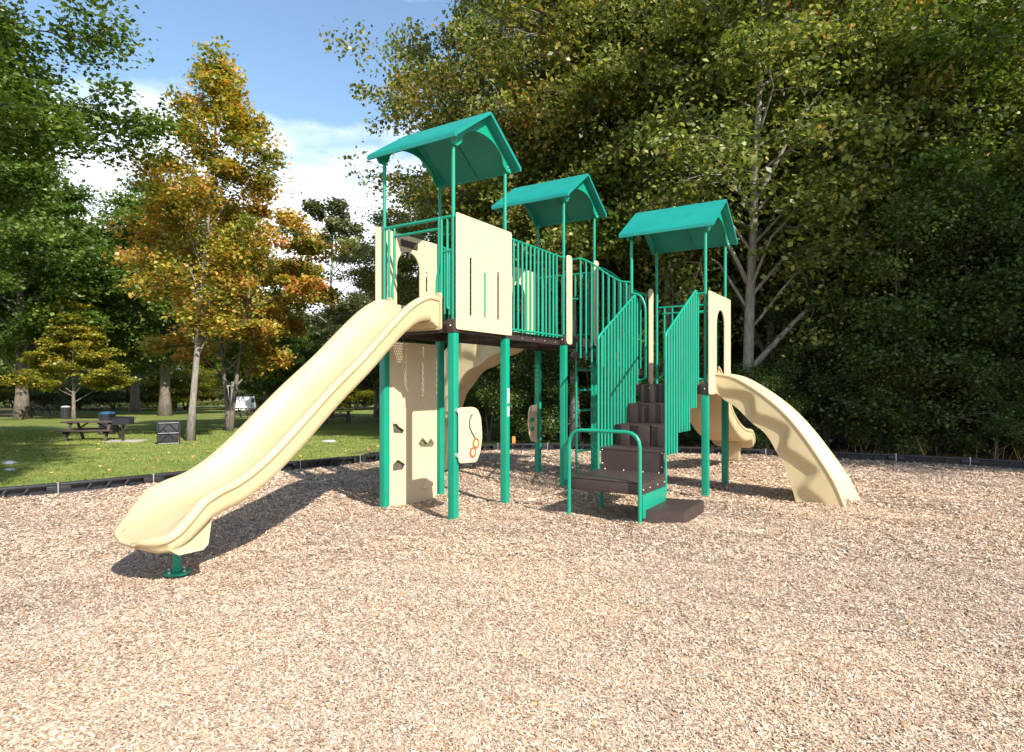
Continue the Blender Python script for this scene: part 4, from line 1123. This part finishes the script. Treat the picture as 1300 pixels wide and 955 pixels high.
# front row of the woodland edge
F('forest_a', 0.0, 22.5, 'tall leafy woodland tree at the left end of the wood, against the blue sky', 0.4, (0.96, 0.96, 1.42), FG)
F('forest_b', 1.6, 21.0, 'broad woodland tree rising behind the middle roof', 1.9, 1.02, FG, leafmat=M['leaf_rust'])
F('forest_a', 4.0, 20.4, 'dense woodland tree behind the right roof', 2.7, 1.02, FG, leafmat=M['leaf_green'])
F('beech', 5.85, 15.6, 'pale trunked tree with thin bare limbs behind the right tower', 0.0, 1.0)
F('forest_b', 9.4, 20.2, 'woodland tree with orange tinted leaves right of the pale trunk', 4.1, 1.0, FG, leafmat=M['leaf_rust'])
F('forest_a', 12.4, 18.2, 'tall woodland tree above the dark bushes on the right', 5.2, 1.05, FG, leafmat=M['leaf_green'])
F('forest_b', 16.4, 18.8, 'woodland tree at the right edge of the photo', 0.9, 1.05, FG)
F('beech', 1.9, 18.6, 'thin pale stemmed tree rising between the left and middle roofs', 2.2, (0.95, 0.95, 1.05))
F('beech', 7.6, 18.2, 'second pale stemmed tree just right of the right roof, behind the nearer one', 4.0, (1.0, 1.0, 1.1))
F('beech', 11.2, 17.6, 'thin pale stemmed tree standing above the dark shrubs at the right', 1.1, (1.0, 1.0, 1.05))
F('beech', 4.4, 17.9, 'pale stemmed tree between the middle roof and the right roof', 5.1, (0.9, 0.9, 1.1))
# second and third rows
F('forest_b', 1.2, 27.5, 'tall tree deeper in the wood behind the first tower roof', 3.0, (1.15, 1.15, 0.85), FG)
F('forest_a', 4.2, 26.5, 'tall tree deeper in the wood between the two nearer roofs', 4.0, (1.15, 1.15, 0.85), FG)
F('forest_b', 8.4, 26.0, 'tall tree deeper in the wood behind the pale trunk', 5.0, (1.15, 1.15, 0.85), FG)
F('forest_a', 12.8, 25.5, 'tall tree deeper in the wood on the right', 1.2, (1.15, 1.15, 0.85), FG)
F('forest_b', 17.8, 25.5, 'tall tree deeper in the wood at the far right', 2.2, 1.15, FG)
F('forest_a', 23.0, 23.5, 'woodland tree leaning into the far right corner', 3.3, 1.15, FG)
for k, x in enumerate((-1, 7, 15, 23, 31)):
    F('farwood', x, 42+2*(k % 2), 'dense tree deepest in the wood, ' + ('leftmost', 'second', 'third', 'fourth', 'fifth')[k] + ' from the left', 1.7*k, 0.8, FG, leafmat=M['leaf_forest'])
# shrub layer behind the border
SG = 'shrubs along the woodland edge'
for k, (kk, x, y, s_, rz, lab) in enumerate([
    ('tallshrub', 7.9, 15.6, 0.62, 0.3, 'bright leafy shrub just right of the pale trunk foot'),
    ('shrub', 6.1, 14.9, 0.55, 1.3, 'low shrub in front of the pale trunk'),
    ('tallshrub', 9.4, 15.4, 0.95, 2.0, 'dark tall shrub behind the arching slide'),
    ('tallshrub', 11.6, 15.0, 1.0, 3.1, 'dark tall shrub right of the arching slide'),
    ('tallshrub', 13.9, 14.6, 1.0, 4.4, 'dark shrub near the right edge of the photo'),
    ('shrub', 8.6, 14.6, 0.55, 5.0, 'low shrub by the border behind the arching slide'),
    ('shrub', 10.6, 13.6, 0.60, 0.7, 'low shrub by the border in the right corner'),
    ('shrub', 12.4, 12.9, 0.70, 2.6, 'low shrub by the border at the right edge'),
    ('shrub', 4.3, 17.2, 0.80, 3.6, 'shrub seen behind the stair barrier'),
    ('tallshrub', 2.6, 19.6, 0.75, 1.1, 'shaded shrub under the wood behind the ladder'),
    ('shrub', 0.9, 19.8, 0.85, 2.2, 'shaded shrub under the wood behind the middle tower'),
    ('tallshrub', -0.8, 22.0, 0.70, 0.2, 'shaded shrub under the wood behind the first tower'),
    ('tallshrub', 16.5, 14.8, 1.1, 0.8, 'dark shrub beyond the right edge shrubs'),
    ('tallshrub', 5.6, 20.0, 0.9, 5.2, 'shrub deep behind the right tower'),
    ('tallshrub', 0.9, 24.5, 0.95, 3.2, 'dark shrub deep in the wood behind the middle tower'),
    ('tallshrub', 10.5, 19.0, 1.15, 4.2, 'dark shrub deep in the wood on the right'),
    ('tallshrub', 14.5, 18.6, 1.15, 1.2, 'dark shrub deep in the wood at the far right'),
    ('tallshrub', -3.4, 27.5, 0.9, 1.2, 'dark shrub at the left foot of the wood'),
    ('tallshrub', 3.4, 23.5, 1.0, 0.2, 'dark shrub in the depth of the wood behind the link')]):
    F(kk, x, y, lab, rz, s_, SG, cat='shrub')
# park trees on the left
tree_proto('high', 'tall_tree', M['leaf_green'], M['bark'], seed=95, H=15, cb=6.4, rad=4.4, nleaf=80000, leaf=0.115, trunk_r=0.25, limbs=34, spread=0.75, layer=0.7, droop=0.25, even=2)
F('high', -15.6, 15.6, 'big green tree whose branches hang into the top left corner', 0.6, (1.22, 1.22, 1.0))
F('high', -4.2, -0.6, 'tall tree behind the camera that shades the picnic tables', 1.6, (1.0, 1.0, 1.5))
F('high', 16.6, 3.6, 'tall tree beyond the right edge that shades the woodland shrubs', 2.6, (0.9, 0.9, 1.3))
MG = 'green trees in the park on the left'
F('maple', -37.0, 47.0, 'dense green maple at the left edge of the photo', 1.7, (1.7, 1.7, 1.65), MG)
F('maple', -29.0, 52.0, 'dense green maple left of the orange tree', 2.9, (1.65, 1.65, 1.6), MG)
F('maple', -50.0, 57.0, 'green maple far back at the left edge', 4.0, 2.0, MG)
F('maple', -40.0, 66.0, 'green maple far back behind the small yellow tree', 5.0, 1.6, MG)
F('orange', -11.65, 22.5, 'tall slim tree with orange and gold leaves and a pale trunk', 0.0, 1.25)
F('gold', -13.2, 29.1, 'shorter tree of gold and orange leaves right behind the tall orange one', 0.5, 1.36)
F('small', -31.0, 44.0, 'small yellow green tree with level branches beside the picnic tables', 0.8, 1.5)
F('sparse', -13.4, 46.0, 'thin grey green tree with sparse leaves against the sky', 1.0, 1.36)
BG_ = 'background trees closing the park'
for k, (x, y, s_, rz, mt, lab) in enumerate([
    (-14.5, 37.0, 0.62, 1.3, 'leaf_green', 'low green tree behind the gold tree'),
    (-10.2, 47.0, 0.85, 2.3, 'leaf_grey', 'grey green tree just left of the wood'),
    (-7.0, 40.0, 0.78, 3.3, 'leaf_grey', 'grey green tree behind the top of the long slide'),
    (-5.0, 33.0, 0.88, 4.3, 'leaf_forest', 'tree with tinged leaves behind the first tower'),
    (-17.5, 55.0, 0.75, 5.3, 'leaf_grey', 'far hazy tree beyond the gold tree')]):
    F('maple' if k != 3 else 'forest_a', x, y, lab, rz, s_, BG_, leafmat=M[mt])
WG = 'far wood closing the park'
for k, x in enumerate((-84, -75, -67, -58, -50, -41, -33, -25, -16, -8)):
    F('farwood', x, 92+3*(k % 2), 'far green tree of the wood closing the park, ' + ('leftmost', 'second', 'third', 'fourth', 'fifth', 'sixth', 'seventh', 'eighth', 'ninth', 'tenth')[k] + ' from the left', k*1.3, 1.05+0.12*(k % 3), WG, leafmat=M['leaf_green' if k % 3 else 'leaf_grey'])
HG = 'pale bushes along the far side of the park'
for k, x in enumerate((-72, -64, -57, -50, -42, -35, -28, -20, -12)):
    F('tallshrub', x, 78+2*(k % 3), ('pale bush at the far side of the park, ' + ('leftmost', 'second', 'third', 'fourth', 'fifth', 'sixth', 'seventh', 'eighth', 'ninth')[k] + ' from the left'), k*1.1, (2.3, 1.9, 0.72+0.10*(k % 3)), HG, cat='shrub', name='far_bush', leafmat=M['leaf_pale' if k % 3 != 1 else 'leaf_yellow'])
# trees beyond the right edge that shade the corner of the play area
F('forest_a', 18.5, 9.0, 'leafy tree beyond the right edge that shades the corner of the play area', 0.3, 0.95)

# plain trunks seen between the lawn and the crowns
def lone_trunk(x, y, r_, h, label, bark, lean=0.0):
    b = MB(); pts = []; rs = []
    for i in range(9):
        t_ = i/8; pts.append((x*0+lean*t_+0.05*math.sin(t_*5+x), 0.05*math.cos(t_*4+y), -0.2+h*t_)); rs.append(r_*(1-0.5*t_)*(1+0.6*math.exp(-t_*h/0.3)))
    b.tube(pts, rs, 10)
    return b

# ------------------------------------------------------------------ park furniture
def picnic_table():
    root = empty('picnic_table'); tag(root, 'x', 'picnic table', 'picnic tables on the lawn')
    b = MB()
    for k in range(5):
        y = -0.36+0.148*k; b.box((-0.92, y, 0.70), (0.92, y+0.135, 0.742), 0.006)
    b.build('tabletop', M['wood'], root)
    for s_ in (-1, 1):
        b = MB()
        for k in range(2):
            y = s_*0.62+(-0.135 if k == 0 else 0.01); b.box((-0.92, y, 0.41), (0.92, y+0.125, 0.45), 0.006)
        b.build('bench', M['wood'], root)
    for x in (-0.66, 0.66):
        b = MB()
        b.box((x-0.02, -0.37, 0.655), (x+0.02, 0.37, 0.698)); b.box((x-0.02, -0.76, 0.32), (x+0.02, 0.76, 0.408))
        for s_ in (-1, 1): b.bar((x+0.042, s_*0.22, 0.70), (x+0.042, s_*0.62, 0.0), 0.04, 0.09, up=(1, 0, 0))
        b.bar((x-0.0+(-0.03 if x > 0 else 0.03), 0, 0.36), (x*0.25, 0, 0.68), 0.05, 0.05)
        b.build('leg_frame', M['wood'], root)
    return root
pt = picnic_table()
spots = [(-15.5, 23.0, 0.14, 'dark brown picnic table nearest the play area, beside the grill'),
         (-34.3, 42.4, 0.5, 'picnic table cut by the left edge of the photo'),
         (-41.2, 54.0, 0.1, 'small far picnic table right of the left edge, under the maple'),
         (-20.1, 46.6, -0.2, 'far picnic table in front of the white van'),
         (-10.6, 37.6, 0.4, 'shaded picnic table seen under the long slide')]
for k, (x, y, rz, lab) in enumerate(spots):
    if k == 0: o = pt; o.location = (x, y, lawn_h(x, y)); o.rotation_euler = (0, 0, rz); o['label'] = lab
    else: o = dup(pt, (x, y, lawn_h(x, y)), rz, lab)

def lathe(b, prof, c, n=20):
    b.loft([[(c[0]+r_*math.cos(2*math.pi*j/n), c[1]+r_*math.sin(2*math.pi*j/n), c[2]+z) for j in range(n)] for r_, z in prof])
# pedestal grill
gr = empty('park_grill', (-13.75, 22.0, lawn_h(-13.75, 22.0)), 0.15, 'black pedestal grill standing right of the nearest picnic table', 'grill')
b = MB(); b.tube([(0, 0, -0.1), (0, 0, 0.62)], 0.045, 12); b.tube([(0, 0, 0.60), (0, 0, 0.63)], 0.09, 12); b.build('post', M['black'], gr)
b = MB()
b.box((-0.28, -0.21, 0.63), (0.28, 0.21, 0.65)); b.box((-0.28, -0.21, 0.65), (0.28, -0.19, 0.86)); b.box((-0.28, 0.19, 0.65), (0.28, 0.21, 0.90)); b.box((-0.28, -0.19, 0.65), (-0.26, 0.19, 0.90)); b.box((0.26, -0.19, 0.65), (0.28, 0.19, 0.90))
b.build('firebox', M['black'], gr)
b = MB()
for k in range(12): b.box((-0.255+0.043*k, -0.19, 0.865), (-0.243+0.043*k, 0.19, 0.878))
b.build('grate', M['black'], gr)
b = MB(); b.tube([(0.28, 0.1, 0.84), (0.37, 0.1, 0.84)], 0.012, 8); b.tube([(-0.28, 0.1, 0.84), (-0.37, 0.1, 0.84)], 0.012, 8); b.build('handle', M['black'], gr)
b = MB(); b.box((-0.55, -0.55, -0.02), (0.65, 0.5, 0.055), 0.02); o = b.build('concrete_pad', M['concrete']); o.location = gr.location; o.rotation_euler = (0, 0, 0.15)
tag(o, 'grey concrete pad under the black pedestal grill', 'concrete pad')
# square litter bin
bn = empty('litter_bin', (-11.2, 20.3, lawn_h(-11.2, 20.3)), 0.5, 'square black mesh litter bin with a bag, left of the pale tree trunk', 'litter bin')
b = MB(); b.box((-0.25, -0.25, 0.03), (0.25, 0.25, 0.60), 0.02); b.build('bag', surf_mat('bin_bag', (0.035, 0.035, 0.038), 0.35, 0.4, 9, 0.9, 14), bn)
b = MB()
for z in (0.04, 0.32, 0.60):
    b.tube([(-0.28, -0.28, z), (0.28, -0.28, z), (0.28, 0.28, z), (-0.28, 0.28, z)], 0.014, 6, closed=True)
for x, y in ((-0.28, -0.28), (0.28, -0.28), (0.28, 0.28), (-0.28, 0.28)): b.box((x-0.018, y-0.018, 0), (x+0.018, y+0.018, 0.63))
for s_ in (-1, 1):
    b.tube([(-0.27, s_*0.285, 0.33), (0.0, s_*0.285, 0.60)], 0.009, 6); b.tube([(0.0, s_*0.285, 0.60), (0.27, s_*0.285, 0.33)], 0.009, 6)
    b.tube([(-0.14, s_*0.285, 0.46), (0.14, s_*0.285, 0.18)], 0.009, 6); b.tube([(-0.27, s_*0.285, 0.04), (0.0, s_*0.285, 0.32)], 0.009, 6)
b.build('frame', M['black'], bn)
b = MB(); b.box((-0.29, -0.29, 0.63), (0.29, 0.29, 0.655), 0.008); b.build('rim', M['black'], bn)
bn.scale = (1.12, 1.0, 1.18)
# drum bins
def drum(x, y, lab, lidm, s_=1.0):
    d = empty('drum_bin', (x, y, lawn_h(x, y)), 0, lab, 'litter bin')
    b = MB(); lathe(b, [(0.27, 0), (0.285, 0.02), (0.285, 0.28), (0.30, 0.30), (0.285, 0.32), (0.285, 0.56), (0.30, 0.58), (0.285, 0.60), (0.29, 0.84)], (0, 0, 0)); b.build('drum', M['black'], d)
    b = MB(); lathe(b, [(0.31, 0.845), (0.315, 0.87), (0.24, 0.93), (0.08, 0.96)], (0, 0, 0)); b.build('lid', lidm, d)
    d.scale = (s_, s_, s_)
drum(-17.3, 26.6, 'round dark bin with a blue lid behind the nearest picnic table', M['bluelid'], 1.05)
drum(-32.0, 44.6, 'dark round bin with a grey lid near the small yellow tree', M['stone'], 1.0)
# far white van behind the picnic tables
van = empty('parked_van', (-26.6, 62.0, lawn_h(-26.6, 62.0)), 1.85, 'white van parked far off behind the gold tree', 'van')
b = MB()
prof = [(-2.2, 0.45), (-2.25, 1.2), (-2.0, 2.0), (1.0, 2.05), (1.55, 1.35), (2.3, 1.15), (2.4, 0.5)]
b.loft([[(p[0], y, p[1] - (0.0 if abs(y) < 0.85 else 0.06)) for p in prof] for y in (-0.92, -0.84, 0.84, 0.92)]); b.build('body', M['carwhite'], van)
b = MB(); b.box((-1.9, -0.935, 1.30), (0.9, -0.925, 1.82)); b.box((-1.9, 0.925, 1.30), (0.9, 0.935, 1.82)); b.build('window', M['glass'], van)
for x in (-1.4, 1.5):
    for y in (-0.85, 0.85):
        b = MB(); b.tube([(x, y-0.11, 0.34), (x, y+0.11, 0.34)], 0.34, 18); b.build('wheel', M['black'], van)
van.scale = (0.85, 0.85, 0.8)
# pale post and swing frame in the distance
b = MB(); b.tube([(0, 0, -0.2), (0, 0, 2.9)], 0.16, 12); b.tube([(0, 0, 2.85), (0, 0, 2.92)], 0.18, 12); o = b.build('pale_post', M['bark_pale']); o.location = (-20.0, 44.6, lawn_h(-20.0, 44.6)); tag(o, 'pale round post standing between the gold tree and the van', 'post')
sw = empty('swing_frame', (-22.0, 52.0, lawn_h(-22.0, 52)), 0.3, 'thin grey swing frame far off above the picnic tables', 'swing frame')
for x in (-1.6, 1.6):
    for s_ in (-1, 1): b = MB(); b.tube([(x, s_*0.9, 0), (x, 0, 2.5)], 0.04, 8); b.build('leg', M['stone'], sw)
b = MB(); b.tube([(-1.7, 0, 2.5), (1.7, 0, 2.5)], 0.04, 8); b.build('crossbar', M['stone'], sw)
# small marker and stones on the lawn
b = MB(); b.box((-0.045, -0.015, 0), (0.045, 0.015, 0.34), 0.006); o = b.build('marker_stake', M['orange']); o.location = (0.05, 17.6, lawn_h(0.05, 17.6)); tag(o, 'small orange marker stake in the grass just behind the black border', 'marker stake')
def stone(x, y, s_, lab):
    bm = bmesh.new(); bmesh.ops.create_icosphere(bm, subdivisions=3, radius=1)
    for v in bm.verts:
        k = 1+0.25*mnoise.noise(v.co*1.7+Vector((x, y, 0))); v.co = Vector((v.co.x*s_[0]*k, v.co.y*s_[1]*k, v.co.z*s_[2]*k))
    me = bpy.data.meshes.new('stone'); bm.to_mesh(me); bm.free()
    o = finish(me, 'stone', M['stone'], None, 60); o.location = (x, y, lawn_h(x, y)+s_[2]*0.3); tag(o, lab, 'stone', 'flat stones in the lawn')
stone(-6.4, 21.8, (0.26, 0.17, 0.07), 'flat pale stone in the grass under the long slide')
stone(-10.4, 12.9, (0.14, 0.10, 0.05), 'flat pale stone in the grass at the left edge, the farther of two')
stone(-9.6, 11.9, (0.10, 0.08, 0.04), 'small pale stone in the grass at the left edge, near the border')
# dry stalks at the woodland edge
def stalks():
    r = np.random.default_rng(3); n = 1500
    x = r.uniform(4.5, 13, n); yb = np.interp(x, [p[0] for p in BORDER], [p[1] for p in BORDER]); y = yb+r.uniform(0.12, 1.3, n)
    az = r.uniform(0, 6.28, n); d = np.stack([np.cos(az), np.sin(az), np.zeros(n)], 1)
    h = r.uniform(0.08, 0.32, n)*np.where(r.uniform(0, 1, n) < 0.06, 2.0, 0.8); ln = np.stack([r.normal(0, 0.3, n), r.normal(0, 0.3, n), np.ones(n)], 1)*h[:, None]
    p = np.stack([x, y, np.full(n, -0.05)], 1); w = 0.006*r.uniform(0.6, 1.6, n)[:, None]
    q = np.stack([p-d*w, p+d*w, p+ln*0.6+d*w*0.7, p+ln], 1)
    me = quads_object('edge_weeds', q, r.uniform(0.2, 1, n), M['fallen']); o = bpy.data.objects.new('edge_weeds', me); COL.objects.link(o)
    tag(o, 'straggly weeds and dry stalks behind the border on the right', 'weeds', kind='stuff')
stalks()
